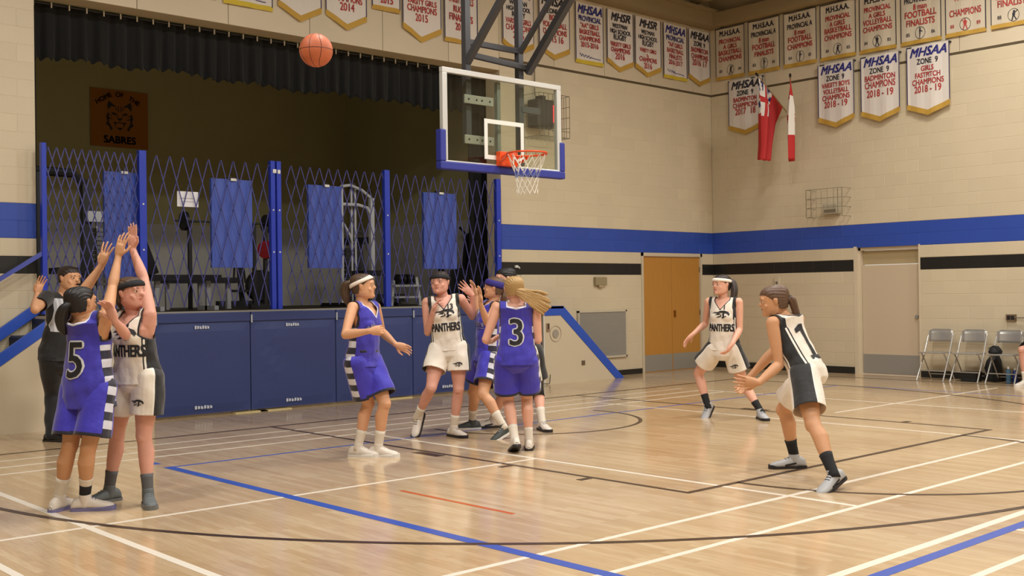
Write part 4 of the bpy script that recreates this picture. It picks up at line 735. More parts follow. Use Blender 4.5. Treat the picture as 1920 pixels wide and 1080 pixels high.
# ------------------------------------------------------------------ flags on the right wall
POLE = mat('flag pole', s(150, 128, 84), .5)
def flag(lab, base, tip, top0, top1, L, narrow, kind):
    t = empty('flag', base, lab, 'flag'); B = Vector(base); T_ = Vector(tip)
    MB().tube([Vector((0, 0, 0)), T_-B], .012, 8).build('pole', POLE, t); MB().cyl(T_-B, (T_-B)*1.06, .02, 8).build('finial', BLACKM, t)
    nu, nv = 36, 30; pd = (T_-B); vs = []
    side = Vector((pd.y, -pd.x, 0)).normalized()
    hz_ = Vector((pd.x, pd.y, 0)).normalized()
    for j in range(nv+1):
        v = j/nv
        for i in range(nu+1):
            u = i/nu; a = B+pd*(top1+(top0-top1)*u)          # u=1 at the tip
            k = 1-(1-narrow)*min(1, v*1.25)**.8
            m_ = B+pd*(top1+(top0-top1)*.5); cx_ = (a-m_); flat_ = Vector((cx_.x, cx_.y, cx_.z*max(0, 1-v*2.2)))
            p_ = m_+flat_*k; p_.z = (a.z*(1-min(1, v*1.6))+m_.z*min(1, v*1.6))-v*L
            p_ = p_+hz_*(.24 if kind == 'manitoba' else 0)*v
            p_ = p_+side*(math.sin(u*PI*(5 if kind == 'manitoba' else 4)+v*1.5)*.075*min(1, v*3)*(1-.3*v))
            vs.append(p_-B)
    fs = []; mi = []
    RD = mat('flag red', s(184, 34, 34), .7); WT = mat('flag white', s(228, 222, 214), .7); BU = mat('flag blue', s(44, 44, 110), .7)
    for j in range(nv):
        for i in range(nu):
            a = j*(nu+1)+i; fs.append((a, a+1, a+nu+2, a+nu+1)); u, v = (i+.5)/nu, (j+.5)/nv
            if kind == 'canada': mi.append(0 if v < .20 or v > .66 else 1)
            else:
                if u > .45 and v < .40:
                    p_, q_ = (u-.725)/.275, (v-.2)/.2
                    c_ = 2
                    if abs(abs(p_)-abs(q_)) < .22: c_ = 1
                    if abs(p_) < .26 or abs(q_) < .26: c_ = 1
                    if abs(p_) < .13 or abs(q_) < .13: c_ = 0
                    mi.append(c_)
                else: mi.append(0)
    if kind == 'canada':
        leaf = lambda u, v: abs(u-.5)*1.0+abs(v-.44)*3.2 < .26 or (abs(v-.42) < .022 and abs(u-.5) < .36) or (abs(u-.5) < .05 and .36 < v < .54)
        for j in range(nv):
            for i in range(nu):
                if leaf((i+.5)/nu, (j+.5)/nv): mi[j*nu+i] = 0
    b = MB(); b.v = [tuple(v) for v in vs]; b.f = fs; b.m = mi
    o = b.build('cloth', [RD, WT, BU], t, smooth=True); md = o.modifiers.new('s', 'SOLIDIFY'); md.thickness = .003
    return t
flag('red flag with a blue and white canton in its corner, hanging from a wall pole', (8.39, 2.05, 4.60), (7.42, 2.02, 5.17), .98, .20, 1.22, .55, 'manitoba')
flag('red and white maple leaf flag hanging from a wall pole', (8.39, 1.98, 4.60), (7.62, 1.50, 5.10), .98, .50, 1.28, .80, 'canada')

# ------------------------------------------------------------------ folding chairs, bags, bottles by the right wall
CH = mat('chair grey metal', s(178, 175, 170), .3, metal=.5)
def chair(loc, lab):
    t = empty('folding_chair', loc, lab, 'chair', 'grey folding chairs by the right wall', rz=-PI/2)   # local -y faces the court
    for sx in (-.2, .2):
        MB().tube([(sx*1.08, .20, .0), (sx, -.02, .46), (sx*.98, -.0, .62), (sx*.9, .02, .76)], .012, 8).build('back_leg', CH, t) if 0 else None
    # front frame runs up into the backrest, rear legs cross it
    for sx in (-1, 1):
        MB().tube([(sx*.215, -.24, 0), (sx*.205, .0, .40), (sx*.20, .14, .70)], .0115, 8).build('leg', CH, t)
        MB().tube([(sx*.19, .20, 0), (sx*.185, -.02, .30), (sx*.185, -.14, .43)], .0105, 8).build('leg', CH, t)
    MB().tube([(-.20, .14, .70), (-.185, .165, .765), (-.14, .18, .79), (.14, .18, .79), (.185, .165, .765), (.20, .14, .70)], .0115, 8).build('top_tube', CH, t)
    vs = []; fs = []; n = 10
    for j in range(5):
        for i in range(n+1):
            u = i/n*2-1; v = j/4; vs.append((u*.185, .135+.03*(1-u*u)+.018*v, .60+.175*v))
    for j in range(4):
        for i in range(n): a = j*(n+1)+i; fs.append((a, a+1, a+n+2, a+n+1))
    o = MB().add(vs, fs).build('backrest', CH, t, smooth=True); md = o.modifiers.new('s', 'SOLIDIFY'); md.thickness = .008
    MB().box(-.19, .19, -.23, .13, .425, .445).build('seat', CH, t, bevel=.008)
    MB().cyl((-.19, .17, .08), (.19, .17, .08), .008, 8).build('stretcher', CH, t); MB().cyl((-.21, -.15, .15), (.21, -.15, .15), .008, 8).build('stretcher', CH, t)
    return t
for y, lb in ((-.84, 'grey metal folding chair nearest the cream door'), (-1.38, 'grey metal folding chair, second from the cream door'), (-1.93, 'grey metal folding chair with the black backpack behind it'), (-2.48, 'grey metal folding chair at the right edge of the photo')):
    chair((8.02, y, 0), lb)
bg = empty('backpack', (8.24, -1.655, 0), 'black backpack slumped on the floor between the folding chairs', 'bag')
KN = mat('black nylon', s(22, 22, 24), .7, bump=.3, nscale=12)
vs = []; fs = []; n = 16
prof = [(0, .10, .10), (.06, .12, .12), (.20, .12, .12), (.32, .10, .10), (.40, .06, .06), (.42, .01, .01)]
for z, rx, ry in prof:
    for j in range(n): a = 2*PI*j/n; vs.append((rx*abs(math.cos(a))**.7*(1 if math.cos(a) > 0 else -1), ry*abs(math.sin(a))**.7*(1 if math.sin(a) > 0 else -1)+.02*math.sin(z*9), z))
for q in range(len(prof)-1):
    for j in range(n): fs.append((q*n+j, q*n+(j+1) % n, (q+1)*n+(j+1) % n, (q+1)*n+j))
fs += [tuple(range(n))[::-1], tuple(range((len(prof)-1)*n, len(prof)*n))]
MB().add(vs, fs).build('body', KN, bg, smooth=True); MB().tube([(-.12, -.05, .33), (-.18, -.05, .22), (-.17, -.03, .06)], .012, 6).build('strap', KN, bg); MB().tube([(0, -.04, .41), (0, -.01, .46), (0, .04, .41)], .008, 6).build('handle', KN, bg)
cp = empty('cap', (7.95, -1.80, .448), 'dark soft bag lying on the seat of the third chair', 'bag')
vs = []; fs = []; prof = [(0, .10, .09), (.03, .11, .10), (.07, .08, .08), (.11, .05, .05), (.12, .01, .01)]
for z, rx, ry in prof:
    for j in range(n): a = 2*PI*j/n; vs.append((rx*math.cos(a), ry*math.sin(a), z))
for q in range(len(prof)-1):
    for j in range(n): fs.append((q*n+j, q*n+(j+1) % n, (q+1)*n+(j+1) % n, (q+1)*n+j))
fs += [tuple(range(n))[::-1]]
cp.name = 'pouch'; MB().add(vs, fs).build('body', KN, cp, smooth=True); MB().tube([(-.08, -.1, .06), (-.05, 0, .12), (-.02, .1, .07)], .006, 6).build('zip', BLACKM, cp)
sb2 = empty('shoe_box', (8.04, -1.38, 0), 'low black box on the floor under the second folding chair', 'box')
MB().box(-.10, .10, -.12, .12, 0, .12).build('body', KN, sb2, bevel=.006); MB().box(-.105, .105, -.125, .125, .12, .155).build('lid', mat('box lid', s(40, 34, 32), .6), sb2, bevel=.004)
def bottle(loc, c, lb, h=.2):
    t = empty('water_bottle', loc, lb, 'bottle')
    MB().tube([(0, 0, 0), (0, 0, .02), (0, 0, h*.6), (0, 0, h*.75), (0, 0, h*.85)], [.034, .037, .037, .034, .018], 16).build('body', mat('bottle '+lb[:5], c, .25), t, smooth=True); MB().cyl((0, 0, h*.84), (0, 0, h), .017, 12).build('cap', WHITEM, t)
bottle((7.98, -1.98, 0), s(70, 110, 140), 'steel blue water bottle with a white cap beside the backpack', .26)
bottle((8.02, -2.06, 0), s(30, 50, 120), 'navy water bottle behind the steel blue one', .24)
bottle((7.95, -2.24, 0), s(60, 130, 130), 'teal water bottle at the right edge of the photo', .22)
# ================================================================== people
def V(a): return np.array(a, float)
def nrm(a): a = V(a); return a/max(1e-9, np.linalg.norm(a))
def loft(mb, rings, mi=0):
    """rings: list of (centre, a-vector, b-vector) -> closed elliptical loft with pole caps"""
    n = 20; k = len(rings); vs = []; fs = []
    for c, a, b in rings:
        for j in range(n):
            t = 2*PI*j/n; vs.append(V(c)+V(a)*math.cos(t)+V(b)*math.sin(t))
    for i in range(k-1):
        for j in range(n): fs.append((i*n+j, i*n+(j+1) % n, (i+1)*n+(j+1) % n, (i+1)*n+j))
    vs += [rings[0][0], rings[-1][0]]; q = k*n
    for j in range(n): fs.append((q, (j+1) % n, j)); fs.append((q+1, (k-1)*n+j, (k-1)*n+(j+1) % n))
    mb.add(vs, fs, mi)
def limb(mb, A, B, prof, side, flat=1.0, cap0=.9, cap1=.9, mi=0, bulge=None):
    """prof: list of (t, r); side: reference vector; ends rounded"""
    A = V(A); B = V(B); d = nrm(B-A); sd = V(side)-d*(V(side)@d); sd = nrm(sd); fr = np.cross(d, sd)
    rg = []
    r0 = prof[0][1]; r1 = prof[-1][1]
    for a in (0.02, .3, .6, .85): rg.append((A-d*r0*cap0*math.cos(a*PI/2), r0*math.sin(a*PI/2)))
    for t, r in prof: rg.append((A+(B-A)*t, r))
    for a in (.85, .6, .3, .02): rg.append((B+d*r1*cap1*math.cos(a*PI/2), r1*math.sin(a*PI/2)))
    out = []
    for c, r in rg:
        o = V((0, 0, 0))
        if bulge is not None:
            t = ((c-A)@d)/np.linalg.norm(B-A); o = V(bulge[0])*bulge[1]*math.exp(-((t-bulge[2])/.22)**2)
        out.append((c+o, sd*r, fr*r*flat))
    loft(mb, out, mi)
def remesh(mb, voxel, smooth, iters=4, fac=.5):
    me = mb.mesh('tmp', [])
    o = bpy.data.objects.new('tmp', me); COL.objects.link(o)
    m = o.modifiers.new('r', 'REMESH'); m.mode = 'VOXEL'; m.voxel_size = voxel
    if iters:
        m2 = o.modifiers.new('s', 'SMOOTH'); m2.factor = fac; m2.iterations = iters
    dg = bpy.context.evaluated_depsgraph_get(); out = bpy.data.meshes.new_from_object(o.evaluated_get(dg))
    bpy.data.objects.remove(o); bpy.data.meshes.remove(me)
    out.polygons.foreach_set('use_smooth', [True]*len(out.polygons))
    return out
def co(me):
    a = np.empty(len(me.vertices)*3); me.vertices.foreach_get('co', a); return a.reshape(-1, 3)
def keep_faces(me, fld, snap=3):
    """cut a cloth mesh where the signed field falls below zero, with the cut edge moved onto the zero line"""
    bm = bmesh.new(); bm.from_mesh(me)
    cs = np.array([f.calc_center_median()[:] for f in bm.faces]); ok = fld(cs) > 0
    bmesh.ops.delete(bm, geom=[f for f, k in zip(bm.faces, ok) if not k], context='FACES')
    bv = [v for v in bm.verts if v.is_boundary]
    if bv:
        nr = np.array([v.normal[:] for v in bv])
        for _ in range(snap):
            c = np.array([v.co[:] for v in bv]); f = fld(c); g = np.zeros_like(c)
            for k in range(3):
                d = np.zeros(3); d[k] = 1e-3; g[:, k] = (fld(c+d)-fld(c-d))/2e-3
            g -= nr*(g*nr).sum(1)[:, None]; gg = (g*g).sum(1)+1e-4
            st = -g*(f/gg)[:, None]; L = np.linalg.norm(st, axis=1)+1e-9; st *= (np.minimum(L, .007)/L)[:, None]; st[L > .02] *= 0
            for v, q in zip(bv, c+st): v.co = q
        for v in bv:
            nb = [e.other_vert(v).co for e in v.link_edges if e.is_boundary]
            if len(nb) == 2: v.co = v.co*.5+(nb[0]+nb[1])*.25
    bm.to_mesh(me); bm.free(); return me
def setf(me, nm, val):
    a = me.attributes.new(nm, 'FLOAT', 'POINT'); a.data.foreach_set('value', np.ascontiguousarray(val, dtype=np.float32))
def cloth(name, c0, c1, c2, rough=.75, c3=None):
    """cloth with printed panels: point fields m1 and m2 mark the second and third colour"""
    m = mat(name, c0, rough, sheen=.25)
    nt = m.node_tree; b = nt.nodes['Principled BSDF']; L = nt.links
    tc = nt.nodes.new('ShaderNodeTexCoord'); n = nt.nodes.new('ShaderNodeTexNoise'); n.inputs['Scale'].default_value = 14; L.new(tc.outputs['Object'], n.inputs['Vector'])
    cur = None
    for k, c in (('m1', c1), ('m2', c2)):
        at = nt.nodes.new('ShaderNodeAttribute'); at.attribute_name = k
        g = nt.nodes.new('ShaderNodeMath'); g.operation = 'GREATER_THAN'; g.inputs[1].default_value = 0; L.new(at.outputs['Fac'], g.inputs[0])
        mx = nt.nodes.new('ShaderNodeMix'); mx.data_type = 'RGBA'; L.new(g.outputs[0], mx.inputs[0]); mx.inputs[7].default_value = (*c, 1)
        if cur is None: mx.inputs[6].default_value = (*c0, 1)
        else: L.new(cur, mx.inputs[6])
        cur = mx.outputs[2]
    L.new(cur, b.inputs['Base Color'])
    bp = nt.nodes.new('ShaderNodeBump'); bp.inputs['Strength'].default_value = .35; bp.inputs['Distance'].default_value = .02; L.new(n.outputs['Fac'], bp.inputs['Height']); L.new(bp.outputs[0], b.inputs['Normal'])
    return m
def solid(me, th):
    o = bpy.data.objects.new('tmp', me); COL.objects.link(o)
    m = o.modifiers.new('s', 'SOLIDIFY'); m.thickness = th; m.offset = -1; m.use_rim = True
    dg = bpy.context.evaluated_depsgraph_get(); out = bpy.data.meshes.new_from_object(o.evaluated_get(dg))
    bpy.data.objects.remove(o); return out
def put(me, name, mats, parent, base):
    me.name = name
    for m in mats: me.materials.append(m)
    me.transform(Matrix.Translation(-Vector(base)))
    o = bpy.data.objects.new(name, me); COL.objects.link(o); o.parent = parent
    return o
def pmesh(mb, name, mats, parent, base, smooth=True):
    return put(mb.mesh(name, [], smooth), name, mats if isinstance(mats, list) else [mats], parent, base)

def hand(mb, wr, tip, side_hint, kind, S, mirror):
    """wr wrist, tip fingertips target; palm faces -side_hint ; S body height"""
    d = nrm(tip-wr); L = .105*S; n = V(side_hint)-d*(V(side_hint)@d); n = nrm(n)      # n: back of the hand
    x = np.cross(d, n)*mirror                                                          # towards the thumb
    pw = .024*S; pl = L*.5
    pal = wr+d*pl
    rg = []
    for t, wd, th in ((-.12, .55, .6), (.0, .62, .66), (.3, .85, .72), (.7, 1.0, .66), (.95, .96, .55), (1.05, .8, .35)):
        rg.append((wr+d*pl*t, x*pw*wd, n*pw*.5*th/.6))
    loft(mb, rg)
    curl = {'open': .25, 'flat': .08, 'spread': .12, 'relax': .55, 'fist': 1.35}[kind]
    spr = {'open': .16, 'flat': .04, 'spread': .30, 'relax': .06, 'fist': .0}[kind]
    for i, (fx, ln) in enumerate(((.78, .46), (.28, .51), (-.25, .48), (-.76, .38))):
        b = pal+x*pw*fx-d*.006
        a0 = spr*fx*1.1; q = d*math.cos(a0)+x*math.sin(a0)
        p = [b-q*.015]; ang = 0; c = b
        p.append(b)
        for j, fr in enumerate((.45, .32, .26)):
            ang += curl*(.5 if j == 0 else .8)
            c = c+(q*math.cos(ang)-n*math.sin(ang))*ln*L*fr*1.12
            p.append(c)
        rr = .0048*S
        for a_, b_, r_a, r_b in zip(p[:-1], p[1:], (1.1, 1.08, 1.0, .93), (1.08, 1.0, .93, .8)):
            limb(mb, a_, b_, [(0, rr*r_a), (1, rr*r_b)], n)
    b = wr+d*pl*.28+x*pw*.65
    q = nrm(d*.72+x*(.72 if kind != 'fist' else .2)-n*.25); q2 = nrm(d*.95+x*.22-n*(.35 if kind != 'fist' else .9))
    c = b+q*L*.24; e = c+q2*L*.22; rr = .0056*S
    limb(mb, b, c, [(0, rr*1.35), (1, rr*1.05)], n); limb(mb, c, e, [(0, rr*1.05), (1, rr*.85)], n)

def head_frame(Pz):
    up = nrm(Pz['Hd']-Pz['N']); fw = V(Pz['ff']); up = nrm(up*.5+V((0, 0, 1))); pt = Pz.get('fp', 0)
    fw = nrm(fw-up*(fw@up)); fw2 = nrm(fw*math.cos(pt)+up*math.sin(pt)); up = nrm(up*math.cos(pt)-fw*math.sin(pt))
    return np.cross(up, fw2), fw2, up       # person's left is +x here
def head_shape(Pz, grow=0.0):
    """unit: rings of the skull from chin to crown in head coordinates (x, y forward, z up)"""
    S = Pz['H']*.13/.222*.222; h = Pz['H']*.13
    prof = [(-.50, .16, .20, .155), (-.47, .24, .30, .12), (-.40, .31, .36, .08), (-.28, .355, .41, .035), (-.12, .375, .44, .01), (.04, .385, .465, -.01),
            (.18, .385, .475, -.02), (.30, .355, .45, -.03), (.40, .285, .37, -.04), (.47, .18, .24, -.045), (.5, .05, .07, -.045)]
    return [(z*h, rx*h+grow, ry*h+grow, yo*h) for z, rx, ry, yo in prof], h
def people(name, Pz, look):
    S = Pz['H']; man = look.get('man', False)
    P, N, Hd = V(Pz['P']), V(Pz['N']), V(Pz['Hd'])
    base = V(Pz['base'])
    root = empty('person', tuple(base), look['label'], 'person')
    up = nrm(N-P)
    hl = nrm(V(Pz['hips'][1])-V(Pz['hips'][0])); sl = nrm(V(Pz['sh'][1])-V(Pz['sh'][0]))
    SPL = np.linalg.norm(N-P)
    def frame(h):                      # h: 0 pelvis .. 1 neck
        t = min(1, max(0, h)); t = t*t*(3-2*t)
        x = nrm(hl*(1-t)+sl*t); x = nrm(x-up*(x@up)); y = np.cross(up, x)   # y: forward?  (left x up) -> forward
        return x, -y*1.0
    def fwd(h):
        x, y = frame(h)
        f0 = V(Pz['sf']) if h > .5 else V(Pz['hf'])
        return (x, y) if y@f0 > 0 else (x, -y)
    # ---- skin: one continuous surface
    mb = MB()
    k = 1.0 if not man else 1.0
    tor = [(-.20, .050, .050, .0), (-.12, .078, .062, -.004), (0, .096, .070, -.008), (.12, .094, .068, -.006), (.25, .084, .060, .0), (.38, .074, .055, .004), (.52, .076, .058, .006),
           (.66, .084, .064, .010), (.78, .090, .064, .010), (.88, .088, .056, .002), (.96, .070, .044, -.006), (1.02, .045, .036, -.010)]
    if man: tor = [(h, a*(1.1 if h > .6 else .98 if h > .3 else .86), b*(1.1 if h > .5 else .92), o) for h, a, b, o in tor]
    rg = []
    for h, a, b, o in tor:
        x, y = fwd(h); rg.append((P+(N-P)*h+y*o*S, x*a*S, y*b*S))
    loft(mb, rg)
    x1, y1 = fwd(1)
    for i in (0, 1):
        if Pz['el'][i][2] > Pz['sh'][i][2]:
            sh = V(Pz['sh'][i]); a0 = P+(N-P)*.74+x1*(-1 if i == 0 else 1)*.058*S
            limb(mb, a0, sh, [(0, .034*S), (.5, .034*S), (1, .028*S)], x1)
    hx, hy, hz = head_frame(Pz); hh = S*.13
    # neck
    limb(mb, N-up*.02*S-y1*.008*S, Hd-hz*hh*.28-hy*hh*.08, [(0, .040*S*(1.15 if man else 1)), (.3, .032*S*(1.2 if man else 1)), (1, .031*S*(1.2 if man else 1))], x1)
    for sg, sh in ((-1, Pz['sh'][0]), (1, Pz['sh'][1])):      # trapezius to shoulder
        limb(mb, N+y1*-.008*S-up*.008*S, V(sh), [(0, .033*S), (.5, .027*S), (1, .0295*S*(1.2 if man else 1))], up)
    # head
    prof, h = head_shape(Pz)
    loft(mb, [(Hd+hz*z+hy*yo, hx*rx, hy*ry) for z, rx, ry, yo in prof])
    nose = Hd+hy*h*.46-hz*h*.06
    limb(mb, Hd+hy*h*.41+hz*h*.06, nose, [(0, h*.045), (.6, h*.055), (1, h*.075)], hx)
    limb(mb, Hd+hy*h*.36-hz*h*.40, Hd+hy*h*.40-hz*h*.40, [(0, h*.10), (1, h*.085)], hx)   # chin
    limb(mb, Hd+hy*h*.385-hz*h*.225-hx*h*.07, Hd+hy*h*.385-hz*h*.225+hx*h*.07, [(0, h*.05), (.5, h*.075), (1, h*.05)], hz)  # mouth
    limb(mb, Hd+hy*h*.37+hz*h*.12-hx*h*.20, Hd+hy*h*.37+hz*h*.12+hx*h*.20, [(0, h*.075), (.5, h*.085), (1, h*.075)], hz)     # brow
    for sg in (-1, 1):
        limb(mb, Hd+hx*sg*h*.24+hy*h*.30-hz*h*.12, Hd+hx*sg*h*.20+hy*h*.33-hz*h*.20, [(0, h*.075), (1, h*.065)], hx)          # cheek
        e = Hd+hx*sg*h*.385-hy*h*.03
        loft(mb, [(e-hz*h*.14+hy*h*.02, hx*h*.02, hy*h*.03), (e-hz*h*.09, hx*h*.04, hy*h*.055), (e+hx*sg*h*.02, hx*h*.045, hy*h*.075), (e+hz*h*.08+hx*sg*h*.025, hx*h*.04, hy*h*.08), (e+hz*h*.12, hx*h*.02, hy*h*.04)])
    # arms
    mk = 1.18 if man else 1.0
    for i in (0, 1):
        sh, el, wr, tip = [V(Pz[q][i]) for q in ('sh', 'el', 'wr', 'tip')]; sg = -1 if i == 0 else 1
        limb(mb, sh, el, [(0, .0285*S*mk), (.25, .0285*S*mk), (.55, .026*S*mk), (.85, .0225*S*mk), (1, .022*S*mk)], up, flat=.94)
        limb(mb, el, wr, [(0, .0225*S*mk), (.22, .0245*S*mk), (.5, .0215*S*mk), (.8, .0165*S*mk), (1, .0150*S*mk)], up, flat=.9)
        pn = nrm(np.cross(wr-el, sh-el)) if np.linalg.norm(np.cross(nrm(wr-el), nrm(sh-el))) > .15 else y1
        bk = V(look.get('back', {}).get(i, -V(Pz['sf']) if tip[2] > N[2] else sl*sg))
        hand(mb, wr, tip, bk, Pz['hd'][i], S, -sg if tip[2] > N[2] else -sg)
    # legs
    for i in (0, 1):
        hp, kn, an = [V(Pz[q][i]) for q in ('hips', 'kn', 'an')]; toe = V(Pz['toe'][i]); sg = -1 if i == 0 else 1
        ff = V(Pz['hf'])
        limb(mb, hp+hl*sg*.004*S, kn, [(0, .062*S), (.2, .059*S), (.45, .050*S), (.7, .041*S), (.9, .034*S), (1, .033*S)], hl, flat=1.0)
        cf = -np.cross(nrm(an-kn), hl); cf = cf if cf@ff < 0 else -cf
        limb(mb, kn, an, [(0, .033*S), (.12, .0305*S), (.3, .0335*S), (.5, .029*S), (.75, .0215*S), (1, .0195*S)], hl, flat=1.02, bulge=(cf, .010*S, .3))
        limb(mb, kn+nrm(cf)*-.008*S, kn+nrm(cf)*-.010*S+nrm(an-kn)*.01*S, [(0, .027*S), (1, .025*S)], hl)
    me = remesh(mb, .0052, True, 3, .5)
    body = put(me, 'body', [look['skin']], root, base)
    tree = None
    # ---- face
    for sg in (-1, 1):
        c = Hd+hx*sg*h*.165+hy*h*.395+hz*h*.03
        b = MB(); limb(b, c-hx*h*.035, c+hx*h*.035, [(0, h*.026), (.5, h*.036), (1, h*.026)], hz, flat=1); eye = pmesh(b, 'eye', MW, root, base)
        b = MB(); loft(b, [(c+hy*h*.025, hx*h*.026, hz*h*.028), (c+hy*h*.043, hx*h*.023, hz*h*.025), (c+hy*h*.047, hx*h*.012, hz*h*.012)]); ir = pmesh(b, 'iris', MIRIS, eye, (0, 0, 0)); ir.data.transform(Matrix.Translation(-Vector(base)))
        b = MB(); limb(b, c+hz*h*.10-hx*sg*h*.07+hy*h*.050, c+hz*h*.105+hx*sg*h*.09+hy*h*.015, [(0, h*.016), (.5, h*.018), (1, h*.008)], hz); pmesh(b, 'eyebrow', look['hair'], root, base)
    b = MB(); m0 = Hd+hy*h*.445-hz*h*.225
    limb(b, m0-hx*h*.095-hy*h*.02, m0, [(0, h*.012), (1, h*.028)], hz); limb(b, m0, m0+hx*h*.095-hy*h*.02, [(0, h*.028), (1, h*.012)], hz)
    pmesh(b, 'lips', look['lips'], root, base)
    # ---- hair
    g = h*.045
    hb = MB(); prof2, _ = head_shape(Pz, g)
    loft(hb, [(Hd+hz*z*1.04+hy*(yo-h*.015), hx*rx, hy*ry) for z, rx, ry, yo in prof2])
    hm = remesh(hb, .0065, True, 2, .5)
    short = look.get('short', False)
    def hk(c):
        r = (c-Hd)/h; X = r@hx; Y = r@hy; Z = r@hz
        back = -.30 if not short else -.22
        line = np.interp(Y, [-.6, -.14, -.10, .0, .05, .26, .30, .6], [back, back, -.06, -.02, .04, .22, .25, .27])
        return (Z-line)*h*.8
    hm = keep_faces(hm, hk); c0 = co(hm); r = (c0-Hd)/h
    fd_ = hk(c0)/h; nn = np.array([v.normal[:] for v in hm.vertices]); yb_ = np.clip(((r@hy)+.15)/.3, 0, 1)
    c0 = c0-nn*(g*.7*np.clip(1-fd_/.2, 0, 1)**1.5*yb_)[:, None]; r = (c0-Hd)/h; ang = np.arctan2(r@hx, (r@hz)+.2); st = np.sin(ang*38+np.sin((r@hy)*9)*1.5)*.0022
    nn = np.array([v.normal[:] for v in hm.vertices]); c1 = c0+nn*st[:, None]
    hm.vertices.foreach_set('co', c1.ravel()); hm = solid(hm, .012)
    hair = put(hm, 'hair', [look['hair']], root, base)
    if 'tail' in look:
        t = look['tail']; pts = [Hd+hx*a*h+hy*b_*h+hz*c*h for a, b_, c in t['pts']]
        for st_ in range(t.get('n', 7)):
            q_ = t.get('spread', 1)*(.35+.5*((st_*7) % 11)/10*(1.6 if 'thin' in t else 1)); off = [(math.cos(st_*2.4)*q_, math.sin(st_*2.4)*q_) for _ in pts]
            q = []; rr = []
            for i, p in enumerate(pts):
                r_ = t['r'][i]*h; q.append(p+hx*off[i][0]*r_*.75+(hz if 'thin' in t else hy)*off[i][1]*r_*(.75 if 'thin' not in t else 1.0)+(hz*-.10*h*((st_*5) % 7)/7*i/4 if 'thin' in t else 0)); rr.append(max(.002, r_*(.55 if i < 2 else t.get('thin', .55))))
            # smooth the chain
            qq = []; r2_ = []
            for i in range(len(q)-1):
                for m_ in range(4):
                    tt = m_/4; p0 = q[max(0, i-1)]; p1, p2 = q[i], q[i+1]; p3 = q[min(len(q)-1, i+2)]
                    qq.append(.5*((2*p1)+(-p0+p2)*tt+(2*p0-5*p1+4*p2-p3)*tt*tt+(-p0+3*p1-3*p2+p3)*tt**3)); r2_.append(rr[i]*(1-tt)+rr[i+1]*tt)
            qq.append(q[-1]); r2_.append(rr[-1])
            if st_ == 0: tb = MB()
            tb.tube([Vector(v) for v in qq], r2_, 7)
        pmesh(tb, 'ponytail', look['hair'], root, base)
        if t.get('tie', True):
            b = MB(); p0 = pts[0]*.6+pts[1]*.4; d = nrm(pts[1]-pts[0]); limb(b, p0-d*.01, p0+d*.01, [(0, t['r'][0]*h*.95), (1, t['r'][0]*h*.95)], hz, cap0=.3, cap1=.3); pmesh(b, 'hair_tie', t.get('tiemat', MBLK), root, base)
    if 'band' in look:
        b = MB(); w_ = look.get('bandw', .085)*h; ring = []
        tilt = look.get('bandtilt', .25)
        def bp(a, gz, gr):
            X = math.cos(a); Y = math.sin(a); z0 = .20+Y*tilt*.42
            # radius from profile at z0
            rx = np.interp(z0+gz/h, [q[0]/h for q in prof2], [q[1] for q in prof2]); ry = np.interp(z0+gz/h, [q[0]/h for q in prof2], [q[2] for q in prof2]); yo = np.interp(z0, [q[0]/h for q in prof2], [q[3] for q in prof2])
            return Hd+hx*(rx+gr)*X+hy*((ry+gr)*Y+yo-h*.015)+hz*(z0*h+gz)
        n = 40; vs = []; fs = []
        for i in range(n):
            a = 2*PI*i/n
            vs += [bp(a, -w_, .002), bp(a, -w_*.5, .009), bp(a, w_*.5, .009), bp(a, w_, .002), bp(a, w_*.5, -.004), bp(a, -w_*.5, -.004)]
        for i in range(n):
            for j in range(6): fs.append((i*6+j, i*6+(j+1) % 6, ((i+1) % n)*6+(j+1) % 6, ((i+1) % n)*6+j))
        b.add(vs, fs); o = pmesh(b, 'headband', look['band'], root, base)
    # ---- jersey
    lo = look.get('loose', .012)*S/1.7
    jb = MB(); rg = []
    hem = look.get('hem', -.10)
    jt = [(hem-.12, .104, .082, 0)]+[(h_, max(a, .088 if h_ > .2 else .1), max(b_, .066), o_) for h_, a, b_, o_ in tor if h_ > -.05 and h_ <= .97]+[(1.04, .052, .040, -.01)]
    if man: jt = [(h_, a*1.06+(.006 if h_ < .5 else 0), b_*1.06+.006, o_) for h_, a, b_, o_ in jt]
    for h_, a, b_, o_ in jt:
        x, y = fwd(h_); ex = lo*(1.2 if h_ < .5 else .8)
        rg.append((P+(N-P)*h_+y*o_*S, x*(a*S+ex), y*(b_*S+ex)))
    loft(jb, rg)
    if not man:
        for sg in (-1, 1):
            c = P+(N-P)*.68+y1*.036*S+x1*sg*.034*S; limb(jb, c, c+y1*.012*S-up*.012*S, [(0, .040*S+lo*.6), (1, .036*S+lo*.6)], x1)
    for i in (0, 1):
        sh = V(Pz['sh'][i]); limb(jb, N-up*.012*S-y1*.006*S, sh-(sh-N)*.05, [(0, .038*S+lo*.3), (.5, .031*S+lo*.5), (1, .033*S+lo*.5)], up)
        if look.get('sleeve'):
            el = V(Pz['el'][i]); limb(jb, sh, sh+(el-sh)*.72, [(0, .043*S), (.5, .043*S), (1, .041*S)], up)
    jm = remesh(jb, .008, True, 4, .5)
    shs = [V(q) for q in Pz['sh']]
